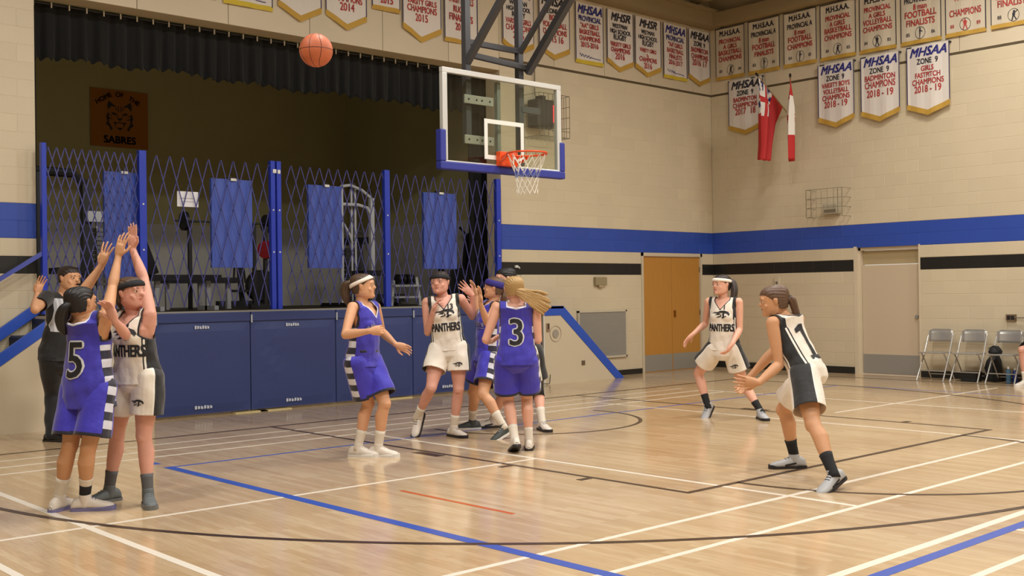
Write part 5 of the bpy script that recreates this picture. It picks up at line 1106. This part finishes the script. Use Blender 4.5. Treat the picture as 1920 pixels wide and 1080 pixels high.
    def jkeep(c, hemtoo=True):
        r = c-P; hN = (r@up)/SPL; X = (c-N)@x1; Y = (c-N)@y1; Zn = (c-N)@up
        vdepth = look.get('vneck', .060)*S; nw = .048*S
        fr = np.clip((Y+.005*S)/.012+.5, 0, 1)
        lowv = (-vdepth*fr-.012*S*(1-fr))*(1-np.abs(X)/nw)
        g = np.maximum(np.abs(X)-nw, (lowv-Zn)*.72)
        g = np.minimum(g, .045*S-Zn)
        for i in (0, 1):
            sg = -1 if i == 0 else 1; sh = shs[i]; el = V(Pz['el'][i])
            if look.get('sleeve'):
                d = nrm(el-sh); L_ = np.linalg.norm(el-sh); t = (c-sh)@d; dist = np.linalg.norm(c-sh-np.outer(t, d), axis=1)
                g = np.minimum(g, np.maximum(L_*.62-t, dist-.07*S))
            else:
                q = c-sh; out = (q@x1)*sg; ver = q@up; dp = q@y1
                e = np.sqrt(((ver+.030*S)/(.072*S))**2+(dp/(.076*S))**2)
                g = np.minimum(g, np.maximum(-.012*S-out, (e-1)*.07*S))
                g = np.minimum(g, np.maximum(-.006*S-out, -.03*S-ver))
        if hemtoo: g = np.minimum(g, (hN-hem)*SPL)
        return g
    jm = keep_faces(jm, lambda c: jkeep(c)); c0 = co(jm)
    # folds
    r = c0-P; hN = (r@up)/SPL; X = r@x1; Y = r@y1; an_ = np.arctan2(Y, X)
    sd = look.get('seed', 1)
    fo = (np.sin(an_*5+hN*7+sd)*.5+np.sin(an_*9-hN*11+sd*2)*.3+np.sin(hN*26+an_*3+sd)*.35)*.0045*np.clip(1.15-hN, .15, 1)
    nn = np.array([v.normal[:] for v in jm.vertices]); jm.vertices.foreach_set('co', (c0+nn*fo[:, None]).ravel())
    def colour(me, fn):
        m1, m2 = fn(co(me)); setf(me, 'm1', m1); setf(me, 'm2', m2)
    def jcol(c):
        r = c-P; hN = (r@up)/SPL
        t = np.clip(hN, 0, 1); yh = fwd(0)[1]
        X = (r@x1)*t+(r@hl)*(1-t); Y = (r@y1)*t+(r@yh)*(1-t)
        side = np.abs(X)*look.get('panel', .55 if look['team'] == 'white' else .30)-np.abs(Y)
        g = jkeep(c, False); no = -np.ones(len(c))
        if look['team'] == 'white':
            top = (.80-hN)*SPL; yoke = np.minimum(np.minimum(np.abs(X)-.072*S, .05*S-np.abs(Y)), (hN-.6)*SPL)
            f1 = np.maximum(np.maximum(np.minimum(side, top), yoke), .010-g)
            f2 = np.minimum(np.minimum(np.minimum(side-.012, .030-side), top), g-.012)
            return f1, f2
        if look['team'] == 'blue':
            side = np.minimum(side, (.62-hN)*SPL)
            blk = .25-np.abs((hN*SPL/.116+.2) % 1-.5)
            f1 = np.maximum(side, .009-g)
            f2 = np.maximum(np.minimum(side, blk*.1), np.minimum(np.minimum(.011-g, .062*S-np.abs((c-N)@x1)), ((c-N)@up)+.08*S))
            return f1, f2
        if look['team'] == 'plain': return no, no
        X3 = (c-P)@x1; Y3 = (c-P)@y1
        mid = np.minimum(np.minimum(.098*S-np.abs(X3), (.97-hN)*SPL), (hN-.42)*SPL)
        st = .25-np.abs((X3/.034) % 1-.5)
        return mid, np.minimum(mid, st*.1)
    colour(jm, jcol)
    tree = BVHTree.FromPolygons([tuple(v) for v in co(jm)], [tuple(p.vertices) for p in jm.polygons])
    jm = solid(jm, .003)
    jersey = put(jm, 'jersey' if not man else 'shirt', look['jm'], root, base)
    # ---- shorts / trousers
    sb = MB(); rg = []
    for h_, a, b_, o_ in ((-.26, .05, .055, 0), (-.16, .092, .078, -.004), (-.02, .103, .082, -.008), (.12, .101, .078, -.006), (.24, .092, .070, 0)):
        x, y = fwd(h_); rg.append((P+(N-P)*h_+y*o_*S, x*(a*S), y*(b_*S)))
    loft(sb, rg)
    slen = look.get('slen', .80)
    for i in (0, 1):
        hp, kn, an = [V(Pz[q][i]) for q in ('hips', 'kn', 'an')]; sg = -1 if i == 0 else 1
        if man:
            limb(sb, hp+hl*sg*.004*S, kn, [(0, .068*S), (.5, .060*S), (1, .047*S)], hl); limb(sb, kn, an-V((0, 0, .02)), [(0, .046*S), (.3, .045*S), (1, .038*S)], hl)
        else:
            w0, w1 = .066*S, look.get('flare', .070)*S
            limb(sb, hp+hl*sg*.006*S, hp+(kn-hp)*(slen+.08)+hl*sg*.008*S, [(0, w0), (.5, (w0+w1)/2), (1, w1)], hl, flat=1.02)
    sm = remesh(sb, .008, True, 4, .5)
    def skeep(c):
        g = (.20-((c-P)@up)/SPL)*SPL
        if not man:
            for i in (0, 1):
                hp, kn = V(Pz['hips'][i]), V(Pz['kn'][i]); d = nrm(kn-hp); L = np.linalg.norm(kn-hp); t = (c-hp)@d
                dist = np.linalg.norm(c-hp-np.outer(t, d), axis=1)
                o_ = V(Pz['hips'][1-i]); ok_ = V(Pz['kn'][1-i]); d2 = nrm(ok_-o_); dist2 = np.linalg.norm(c-o_-np.outer((c-o_)@d2, d2), axis=1)
                g = np.minimum(g, np.maximum(slen*L-t, dist-dist2-.003))
        return g
    sm = keep_faces(sm, lambda c: skeep(c)); c0 = co(sm)
    nn = np.array([v.normal[:] for v in sm.vertices]); r = c0-P
    fo = (np.sin((r@hl)*38+(r@up)*16+sd)*.5+np.sin((r@up)*30+(r@hl)*14+sd*3)*.4+np.sin((r@V(Pz['hf']))*45-(r@up)*22)*.4)*.0045
    sm.vertices.foreach_set('co', (c0+nn*fo[:, None]).ravel())
    def scol(c):
        n_ = len(c); f1 = -np.ones(n_); f2 = -np.ones(n_)
        if man or look['team'] == 'plain': return f1, f2
        for i in (0, 1):
            hp, kn = V(Pz['hips'][i]), V(Pz['kn'][i]); sg = -1 if i == 0 else 1; d = nrm(kn-hp)
            q = c-hp; t = q@d; q = q-np.outer(t, d); mine = ((c-P)@hl)*sg
            hh_ = nrm(hl-d*(hl@d)); yy = np.cross(hh_, d)
            a = (q@hh_)*sg; b_ = np.abs(q@yy)
            sp = np.minimum(mine, a*look.get('spanel', .55 if look['team'] == 'white' else .34)+.004-b_)
            if look['team'] == 'white':
                f1 = np.maximum(f1, sp); f2 = np.maximum(f2, np.minimum(np.minimum(sp+.016, -.004-sp), mine))
            else:
                blk = .25-np.abs((t/.116+.3) % 1-.5)
                f1 = np.maximum(f1, sp); f2 = np.maximum(f2, np.minimum(sp, blk*.1))
        if look['team'] == 'blue':
            g = .022-np.minimum(skeep(c), (.2-((c-P)@up)/SPL)*0+1); f1 = np.maximum(f1, g); f2 = np.minimum(f2, -g)
        return f1, f2
    colour(sm, scol)
    stree = BVHTree.FromPolygons([tuple(v) for v in co(sm)], [tuple(p.vertices) for p in sm.polygons])
    sm = solid(sm, .003)
    put(sm, 'shorts' if not man else 'trousers', look['sm'], root, base)
    # ---- socks and shoes
    for i in (0, 1):
        kn, an = V(Pz['kn'][i]), V(Pz['an'][i]); toe = V(Pz['toe'][i]); tp = math.radians(Pz['tp'][i])
        d = nrm(kn-an); L = np.linalg.norm(kn-an)
        if not man:
            for q0, q1, mm, nm in look['socks'][i]:
                b = MB(); n = 16; rg = []
                fr = np.cross(d, nrm(hl-d*(hl@d)))
                cf = -np.cross(nrm(an-kn), hl); cf = cf if cf@V(Pz['hf']) < 0 else -cf
                for t in np.linspace(q0 if q0 > .1 else -.09, q1, 7):
                    rr = float(np.interp(1-t, [0, .12, .3, .5, .75, 1], [.033, .0305, .0335, .029, .0215, .0195]))*S
                    o_ = V(cf)*.010*S*math.exp(-((1-t-.3)/.22)**2)
                    rg.append((an+(kn-an)*t+o_, nrm(hl-d*(hl@d))*(rr+.0045), fr*(rr*1.02+.0045)))
                loft(b, rg); pmesh(b, nm, mm, root, base)
        fd = nrm(toe*math.cos(tp)-V((0, 0, 1))*math.sin(tp)); fu = nrm(V((0, 0, 1))*math.cos(tp)+toe*math.sin(tp)); fx = np.cross(fd, fu)
        o = an-fu*.085+V((0, 0, 0)); L = .168*S
        # rows: t along foot, half width, height of upper, centre x
        rows = [(-.325, .010, .028), (-.30, .026, .052), (-.26, .034, .072), (-.16, .038, .085), (-.02, .040, .094), (.10, .042, .086), (.22, .045, .070), (.38, .048, .052), (.52, .047, .045), (.62, .040, .038), (.69, .024, .026), (.71, .009, .014)]
        vs = []; fs = []; n = 14; b = MB()
        for t, wd, ht in rows:
            wd *= S/1.7
            for j in range(n):
                a = PI*j/(n-1); x_ = math.cos(a); z_ = math.sin(a)
                top = 1
                xx = wd*np.sign(x_)*abs(x_)**.75; zz = ht*z_**.7
                if top < 1: xx *= (1-.38*z_)
                vs.append(o+fd*t*L+fx*xx+fu*(.012+zz))
        R_ = len(rows)
        for q in range(R_-1):
            for j in range(n-1): fs.append((q*n+j, q*n+j+1, (q+1)*n+j+1, (q+1)*n+j))
        fs += [tuple(range(n)), tuple(range((R_-1)*n, R_*n))[::-1]]
        for q in range(R_-1): fs.append((q*n, (q+1)*n, (q+1)*n+n-1, q*n+n-1))
        if not man: limb(b, an-fu*.045+fd*.006, an+d*.030, [(0, .0255*S), (.5, .0250*S), (1, .0245*S)], hl, cap1=.25)
        b.add(vs, fs); shoe = pmesh(b, 'shoe', look['shoe'], root, base)
        md = shoe.modifiers.new('s', 'SUBSURF'); md.levels = md.render_levels = 1
        b = MB(); poly = []
        for sg in (1, -1):
            rs = rows if sg > 0 else rows[::-1]
            for t, wd, ht in rs: poly.append((t*1.04, sg*(wd*S/1.7+.004)))
        vs = [o+fd*t*L+fx*x_+fu*0.0 for t, x_ in poly]+[o+fd*t*L+fx*x_*1.0+fu*(.020+(.012 if t > .6 else 0)) for t, x_ in poly]; m_ = len(poly)
        b.add(vs, [tuple(range(m_)), tuple(range(m_, 2*m_))[::-1]]+[(j, (j+1) % m_, m_+(j+1) % m_, m_+j) for j in range(m_)])
        so = pmesh(b, 'sole', look['sole'], shoe, (0, 0, 0), False); so.data.transform(Matrix.Translation(-Vector(base)))
        b = MB()
        for q in range(4):
            t = .05+q*.07; zt = float(np.interp(t, [r0[0] for r0 in rows], [r0[2] for r0 in rows]))
            b.bar(Vector(o+fd*t*L-fx*.020+fu*(zt+.010)), Vector(o+fd*t*L+fx*.020+fu*(zt+.010)), .007, .006)
        la = pmesh(b, 'laces', look.get('lace', look['sole']), shoe, (0, 0, 0), False); la.data.transform(Matrix.Translation(-Vector(base)))
        if look.get('shoemark'):
            b = MB()
            for sg in (-1, 1):
                b.bar(Vector(o+fd*.0*L+fx*sg*.041+fu*.045), Vector(o+fd*.32*L+fx*sg*.047+fu*.030), .006, .014, up=tuple(fu))
            k_ = pmesh(b, 'side_stripe', look['shoemark'], shoe, (0, 0, 0), False); k_.data.transform(Matrix.Translation(-Vector(base)))
    # ---- extras on one knee
    if 'kneepad' in look:
        i = look['kneepad']; kn, an, hp = V(Pz['kn'][i]), V(Pz['an'][i]), V(Pz['hips'][i]); b = MB(); d = nrm(hp-kn); d2 = nrm(an-kn)
        rg = []
        for c, dd in ((kn+d*.09, d), (kn+d*.04, d), (kn, nrm(d-d2)), (kn+d2*.05, -d2), (kn+d2*.10, -d2)):
            x = nrm(hl-dd*(hl@dd)); rg.append((c, x*.040*S, np.cross(dd, x)*.041*S))
        loft(b, rg); pmesh(b, 'knee_sleeve', MBLK, root, base)
    # ---- writing laid on the cloth
    def decal(nm, vf, centre, ux, uy, nrml, mt, tr, lift=.005):
        v, f = vf; bm = bmesh.new()
        bvs = [bm.verts.new(p) for p in v]
        for q in f:
            try: bm.faces.new([bvs[k_] for k_ in q])
            except ValueError: pass
        for _ in range(3):
            es = [e for e in bm.edges if e.calc_length() > .035]
            if es: bmesh.ops.subdivide_edges(bm, edges=es, cuts=1)
        bmesh.ops.triangulate(bm, faces=bm.faces)
        centre = V(centre); ux, uy, nrml = nrm(ux), nrm(uy), nrm(nrml)
        bad = []
        for vv in bm.verts:
            p = centre+ux*vv.co.x+uy*vv.co.y+nrml*.30
            hit, nn_, _, _ = tr.ray_cast(Vector(p), Vector(-nrml), .6)
            if hit is None: bad.append(vv); continue
            vv.co = Vector(V(hit)+nrml*lift)
        bmesh.ops.delete(bm, geom=bad, context='VERTS')
        me_ = bpy.data.meshes.new(nm); bm.to_mesh(me_); bm.free()
        put(me_, nm, [mt], root, base)
    yh = fwd(.6)[1]
    for nm, vf, hpos, xo, yo_, mt, lift in look.get('front', []):
        x_, y_ = fwd(.6); decal(nm, vf, P+(N-P)*hpos+x_*xo, x_, up, y_, mt, tree, lift)
    for nm, vf, hpos, xo, yo_, mt, lift in look.get('rear', []):
        x_, y_ = fwd(.6); decal(nm, vf, P+(N-P)*hpos-x_*xo, -x_, up, -y_, mt, tree, lift)
    for nm, vf, i, tt, xo, mt, lift in look.get('leg', []):
        hp, kn = V(Pz['hips'][i]), V(Pz['kn'][i]); d = nrm(hp-kn); x_ = nrm(hl-d*(hl@d)); y_ = np.cross(x_, d); y_ = y_ if y_@V(Pz['hf']) > 0 else -y_
        decal(nm, vf, hp+(kn-hp)*tt+x_*xo, x_, d, y_, mt, stree, lift)
    if 'whistle' in look:
        b = MB(); c = Hd+hy*h*.50-hz*h*.22; limb(b, c, c+hy*.03, [(0, .010), (1, .012)], hz); pmesh(b, 'whistle', MBLK, root, base)
    return root
def T(body, size, sx=1, bold=.0, shear=0): return text_mesh(body, size, bold=bold, sx=sx, shear=shear)
def poly2(parts):
    v = []; f = []
    for p in parts:
        n = len(v); v += [(x, y, 0) for x, y in p]; f.append(tuple(range(n, n+len(p))))
    return v, f
def scaled(vf, k): return [(x*k, y*k, 0) for x, y, z in vf[0]], vf[1]
# a leaping big-cat head in side view with three claw strokes, drawn as flat print
PANTHER = poly2([[(-.3, .28), (.0, .42), (.5, .44), (.85, .30), (1.0, .05), (.92, -.12), (.80, .02), (.62, .14), (.30, .20), (.0, .20)],
                 [(.30, .22), (.50, .20), (.42, .0), (.50, -.22), (.34, -.40), (.12, -.34), (.22, -.24), (.30, -.18), (.22, -.02)],
                 [(-.3, .28), (-.05, .20), (-.30, .14), (-.75, .16), (-1.0, .10), (-.7, .26)],
                 [(-.10, .16), (.02, .10), (-.12, -.02), (-.5, -.02), (-.7, -.10), (-.45, .06)],
                 [(-.02, .06), (.10, .0), (-.02, -.16), (-.3, -.20), (-.45, -.30), (-.2, -.30), (.06, -.24), (.14, -.10)],
                 [(.46, -.26), (.66, -.20), (.72, -.08), (.60, -.12), (.50, -.16)]])
MW = mat('eye white', s(225, 220, 212), .3); MIRIS = mat('iris', s(50, 38, 30), .2); MBLK = mat('black cloth', s(24, 24, 28), .8, noise=.1)
def skin(nm, c): 
    m = mat(nm, s(*c), .55, noise=.05, nscale=30, bump=.05)
    b = m.node_tree.nodes['Principled BSDF']; b.inputs['Subsurface Weight'].default_value = .08; b.inputs['Subsurface Radius'].default_value = (.02, .008, .004); b.inputs['Subsurface Scale'].default_value = .5
    return m
SK_L = skin('skin light', (226, 170, 145)); SK_M = skin('skin tan', (205, 152, 112)); SK_P = skin('skin pink', (216, 158, 138)); SK_W = skin('skin warm', (214, 160, 122))
LIP = mat('lips', s(176, 92, 82), .45); LIPD = mat('lips dark', s(150, 85, 70), .5)
H_BL = mat('hair black', s(26, 22, 22), .5, noise=.2, nscale=60); H_BR = mat('hair brown', s(78, 58, 42), .5, noise=.25, nscale=60)
H_DB = mat('hair dark brown', s(48, 36, 30), .5, noise=.25, nscale=60); H_BD = mat('hair blond', s(176, 142, 92), .5, noise=.25, nscale=60); H_MB = mat('hair chestnut', s(96, 70, 52), .5, noise=.25, nscale=60)
J_W = mat('jersey white', s(232, 222, 208), .75, noise=.03, nscale=300, sheen=.2); J_K = mat('jersey black', s(30, 30, 32), .75, sheen=.2); J_P = mat('jersey piping', s(236, 232, 222), .7)
J_B = mat('jersey royal blue', s(52, 44, 172), .7, noise=.05, nscale=300, sheen=.3); J_S = mat('shorts royal blue', s(54, 46, 182), .65, noise=.05, nscale=300, sheen=.3); J_N = mat('jersey side navy', s(24, 22, 48), .75)
PRT_K = mat('black print', s(26, 25, 30), .6); PRT_W = mat('white print', s(214, 214, 220), .6); PRT_G = mat('silver print', s(140, 138, 175), .6)
SO_W = mat('sock white', s(222, 212, 196), .85); SO_K = mat('sock black', s(26, 26, 28), .85); SO_G = mat('sock grey', s(92, 92, 94), .85)
SH_W = mat('shoe white', s(222, 212, 200), .5); SH_G = mat('shoe grey', s(98, 104, 106), .6); SH_D = mat('shoe dark grey', s(70, 76, 74), .6); SH_K = mat('shoe black', s(22, 22, 24), .45); SH_L = mat('shoe light grey', s(176, 176, 178), .5); SH_N = mat('shoe navy', s(34, 36, 56), .5)
SOLE_W = mat('sole white', s(224, 220, 214), .5); SOLE_K = mat('sole black', s(34, 30, 34), .5); SOLE_L = mat('sole lavender', s(120, 116, 160), .5); SOLE_G = mat('sole grey', s(110, 112, 112), .5)
BAND_W = mat('headband white', s(236, 224, 212), .8); BAND_P = mat('headband purple', s(46, 36, 120), .8)
C_W = cloth('uniform white', s(232, 222, 208), s(26, 26, 28), s(238, 234, 224)); C_B = cloth('jersey royal blue', s(54, 46, 172), s(22, 20, 46), s(212, 212, 224), .6); C_S = cloth('shorts royal blue', s(56, 48, 184), s(20, 18, 42), s(212, 212, 224), .55)
C_R = cloth('referee shirt', s(22, 22, 25), s(172, 172, 178), s(205, 205, 210)); C_T = cloth('trousers black', s(20, 20, 24), s(20, 20, 24), s(20, 20, 24), .85)
WH = dict(team='white', jm=[C_W], sm=[C_W]); BL = dict(team='blue', jm=[C_B], sm=[C_S])
def outline(txt, size, sx=.95, grow=.010):
    return T(txt, size, sx, grow+.004), T(txt, size, sx, .004)
def sock(m, top=.46): return [(.0, top, m, 'sock')]
LONG = [(0, -.44, .12), (0, -.62, .02), (.05, -.72, -.25), (.05, -.66, -.6), (.05, -.6, -.95)]
CAST = {
 'referee': dict(label='man with whistle in black and grey referee shirt, one hand raised beside the stage steps', man=True, sleeve=True, team='ref', skin=SK_W, lips=LIPD, hair=H_DB, short=True, vneck=.03,
    jm=[C_R], sm=[C_T], shoe=SH_K, sole=SOLE_K, lace=SH_K, whistle=1, hem=-.06, low=True),
 'five': dict(label='girl in blue number 5 seen from behind with both arms up', skin=SK_M, lips=LIP, hair=H_BL, seed=2, hem=-.34, loose=.022, slen=.84, flare=.076,
    tail=dict(pts=[(0, -.40, .0), (.12, -.56, -.12), (.25, -.62, -.40), (.30, -.58, -.72), (.30, -.5, -.95)], r=[.16, .20, .21, .17, .06], n=9), shoe=SH_W, sole=SOLE_L,
    socks=[[(0, .27, SO_K, 'sock'), (.26, .40, SO_W, 'sock')], [(.0, .40, SO_W, 'sock')]], **BL),
 'guard': dict(label='girl in white uniform and grey shoes, one arm stretched up beside blue number 5', skin=SK_P, lips=LIP, hair=H_BR, band=MBLK, bandw=.10, seed=3, hem=-.12, slen=.62, flare=.07,
    tail=dict(pts=[(0, -.42, .05), (0, -.56, -.08), (.0, -.56, -.30), (0, -.5, -.5)], r=[.11, .13, .11, .04]), shoe=SH_G, sole=SOLE_G, socks=[sock(SO_G, .34), sock(SO_G, .34)], panel=.75, **WH),
 'runner': dict(label='girl in blue uniform with white headband running past the padded stage front', skin=SK_W, lips=LIP, hair=H_BR, band=BAND_W, bandw=.085, bandtilt=.5, seed=4, slen=.80,
    tail=dict(pts=[(0, -.42, .16), (0, -.64, .14), (.05, -.76, -.10), (.05, -.74, -.45), (.05, -.66, -.75)], r=[.14, .2, .2, .17, .05], n=9, tiemat=mat('hair tie yellow', s(190, 190, 110), .7)), shoe=SH_W, sole=SOLE_W, socks=[sock(SO_W, .38), sock(SO_W, .38)], **BL),
 'thirteen': dict(label='girl in white number 13 stepping sideways in front of the stage pads', skin=SK_P, lips=LIP, hair=H_DB, band=MBLK, bandw=.10, seed=5, hem=-.05, slen=.56, flare=.072,
    tail=dict(pts=[(0, -.42, .05), (0, -.56, -.08), (.0, -.56, -.30), (0, -.5, -.5)], r=[.11, .13, .11, .04]), shoe=SH_W, sole=SOLE_K, socks=[sock(SO_W, .34), sock(SO_W, .34)], **WH),
 'boxer': dict(label='girl in blue with purple headband and raised hands, between number 13 and number 3', skin=SK_W, lips=LIP, hair=H_MB, band=BAND_P, bandw=.16, seed=6, slen=.72,
    tail=dict(pts=[(0, -.42, .1), (0, -.55, -.1), (.1, -.55, -.4), (.1, -.5, -.7)], r=[.13, .15, .14, .05]), shoe=SH_D, sole=SOLE_W, socks=[sock(SO_W, .42), sock(SO_W, .42)], **BL),
 'behind': dict(label='dark haired girl in white uniform with a black knee sleeve mostly hidden behind number 3', skin=SK_L, lips=LIP, hair=H_BL, seed=7, slen=.72, kneepad=1,
    tail=dict(pts=[(0, -.42, .1), (0, -.55, -.1), (0, -.55, -.3)], r=[.13, .15, .06]), shoe=SH_W, sole=SOLE_K, shoemark=SH_N, lace=SH_N, socks=[sock(SO_W, .40), sock(SO_W, .40)], **WH),
 'three': dict(label='girl in blue number 3 seen from behind with swinging blond ponytail', skin=SK_L, lips=LIP, hair=H_BD, seed=8, hem=-.12, slen=.78, loose=.018, flare=.074,
    tail=dict(pts=[(-.03, -.40, -.14), (-.22, -.56, -.22), (-.52, -.64, -.36), (-.85, -.62, -.52), (-1.12, -.55, -.66)], r=[.09, .14, .24, .34, .36], n=44, thin=.17, tiemat=mat('hair tie maroon', s(70, 25, 22), .7)), shoe=SH_W, sole=SOLE_K, socks=[[(0, .30, SO_W, 'sock')], sock(SO_W, .34)], **BL),
 'ten': dict(label='girl in white with white headband and long dark ponytail right of the wooden doors', skin=SK_L, lips=LIP, hair=H_DB, band=BAND_W, bandw=.085, bandtilt=.2, seed=9, slen=.60, hem=-.05, flare=.078,
    tail=dict(pts=[(.05, -.42, .25), (.25, -.55, .1), (.42, -.5, -.3), (.45, -.36, -.75), (.42, -.2, -1.15), (.36, -.1, -1.4)], r=[.12, .19, .19, .17, .13, .04], n=9, tie=False), shoe=SH_L, sole=SOLE_K, lace=SH_K, socks=[sock(SO_K, .34), sock(SO_K, .34)], **WH),
 'one': dict(label='girl in white number 1 crouching side-on at right with black socks', skin=SK_M, lips=LIP, hair=H_MB, seed=10, hem=-.02, slen=.74, spanel=.9, flare=.071,
    tail=dict(pts=[(0, -.45, .05), (0, -.60, -.05), (-.02, -.66, -.35), (-.02, -.68, -.7), (-.02, -.62, -1.05)], r=[.12, .15, .13, .12, .04], n=9), shoe=SH_L, sole=SOLE_K, shoemark=SH_K, socks=[sock(SO_K, .38), sock(SO_K, .38)], **WH),
}
PAN = T('PANTHERS', .115, .52, .004)
for q in ('guard', 'thirteen', 'ten'):
    CAST[q]['front'] = [('panther_print', scaled(PANTHER, .105), .70, 0, 0, PRT_K, .005), ('lettering', PAN, .42, 0, 0, PRT_K, .005)]
CAST['thirteen']['front'].append(('number', T('13', .075, .9, .003), .83, .062, 0, PRT_K, .005))
CAST['guard']['front'].append(('number', T('1', .085, .9, .003), .86, .04, 0, PRT_K, .005))
CAST['ten']['front'].append(('number', T('1', .085, .9, .003), .86, .045, 0, PRT_K, .005))
for q in ('guard', 'thirteen', 'ten'): CAST[q]['leg'] = [('panther_print', scaled(PANTHER, .055), 1, .42, 0, PRT_K, .005)]
a_, b_ = outline('3', .34); CAST['three']['rear'] = [('number_outline', a_, .48, 0, 0, PRT_W, .004), ('number', b_, .48, 0, 0, PRT_K, .008)]
a_, b_ = outline('5', .34); CAST['five']['rear'] = [('number_outline', a_, .38, 0, 0, PRT_W, .004), ('number', b_, .38, 0, 0, PRT_K, .008)]
ONE = poly2([[(-.022, -.15), (.022, -.15), (.022, .15), (-.022, .15)], [(-.07, .085), (-.022, .10), (-.022, .15), (-.07, .12)], [(-.065, -.15), (-.022, -.15), (-.022, -.115), (-.065, -.115)], [(.022, -.15), (.065, -.15), (.065, -.115), (.022, -.115)]])
CAST['one']['rear'] = [('number', ONE, .48, -.02, 0, PRT_K, .006)]
SCRAWL = poly2([[(x, y), (x+.016, y), (x+.020, y+h_), (x+.004, y+h_)] for x, y, h_ in [(-.11+.026*i, -.02+.012*math.sin(i*1.1)+.02*math.cos((i-4)*.4), .045) for i in range(9)]]+[[(-.11, -.035), (.12, -.03), (.12, -.022), (-.11, -.027)]])
for q in ('runner', 'boxer'): CAST[q]['front'] = [('chest_print', SCRAWL, .58, 0, 0, PRT_G, .005)]
POSES['seated'] = {'H': 1.66, 'P': (8.02, -2.50, .56), 'N': (8.07, -2.50, 1.05), 'Hd': (8.04, -2.50, 1.22), 'hf': (-1, 0, 0), 'sf': (-1, 0, 0), 'ff': (-.9, .43, 0), 'hips': [(8.02, -2.41, .55), (8.02, -2.59, .55)],
 'kn': [(7.62, -2.335, .535), (7.62, -2.64, .535)], 'an': [(7.66, -2.36, .085), (7.66, -2.62, .085)], 'toe': [(-.95, .3, 0), (-1, 0, 0)], 'tp': [0, 0], 'sh': [(8.06, -2.33, 1.03), (8.06, -2.67, 1.03)], 'el': [(7.95, -2.29, .78), (7.95, -2.71, .78)],
 'wr': [(7.74, -2.37, .65), (7.74, -2.63, .65)], 'tip': [(7.60, -2.44, .61), (7.60, -2.56, .61)], 'hd': ['relax', 'relax'], 'base': (7.9, -2.5, 0), 'fp': 0}
C_G = cloth('grey warmup', s(70, 70, 76), s(70, 70, 76), s(70, 70, 76))
CAST['seated'] = dict(label='person seated on the folding chair at the right edge, only a knee showing', team='plain', skin=SK_P, lips=LIP, hair=H_BR, seed=11, slen=.70, jm=[C_G], sm=[C_G], shoe=SH_W, sole=SOLE_W, socks=[sock(SO_W, .3), sock(SO_W, .3)])
for n_, Pz in POSES.items():
    for k_ in list(Pz):
        if isinstance(Pz[k_], tuple): Pz[k_] = V(Pz[k_])
        elif isinstance(Pz[k_], list) and isinstance(Pz[k_][0], tuple): Pz[k_] = [V(q) for q in Pz[k_]]
    people(n_, Pz, CAST[n_])
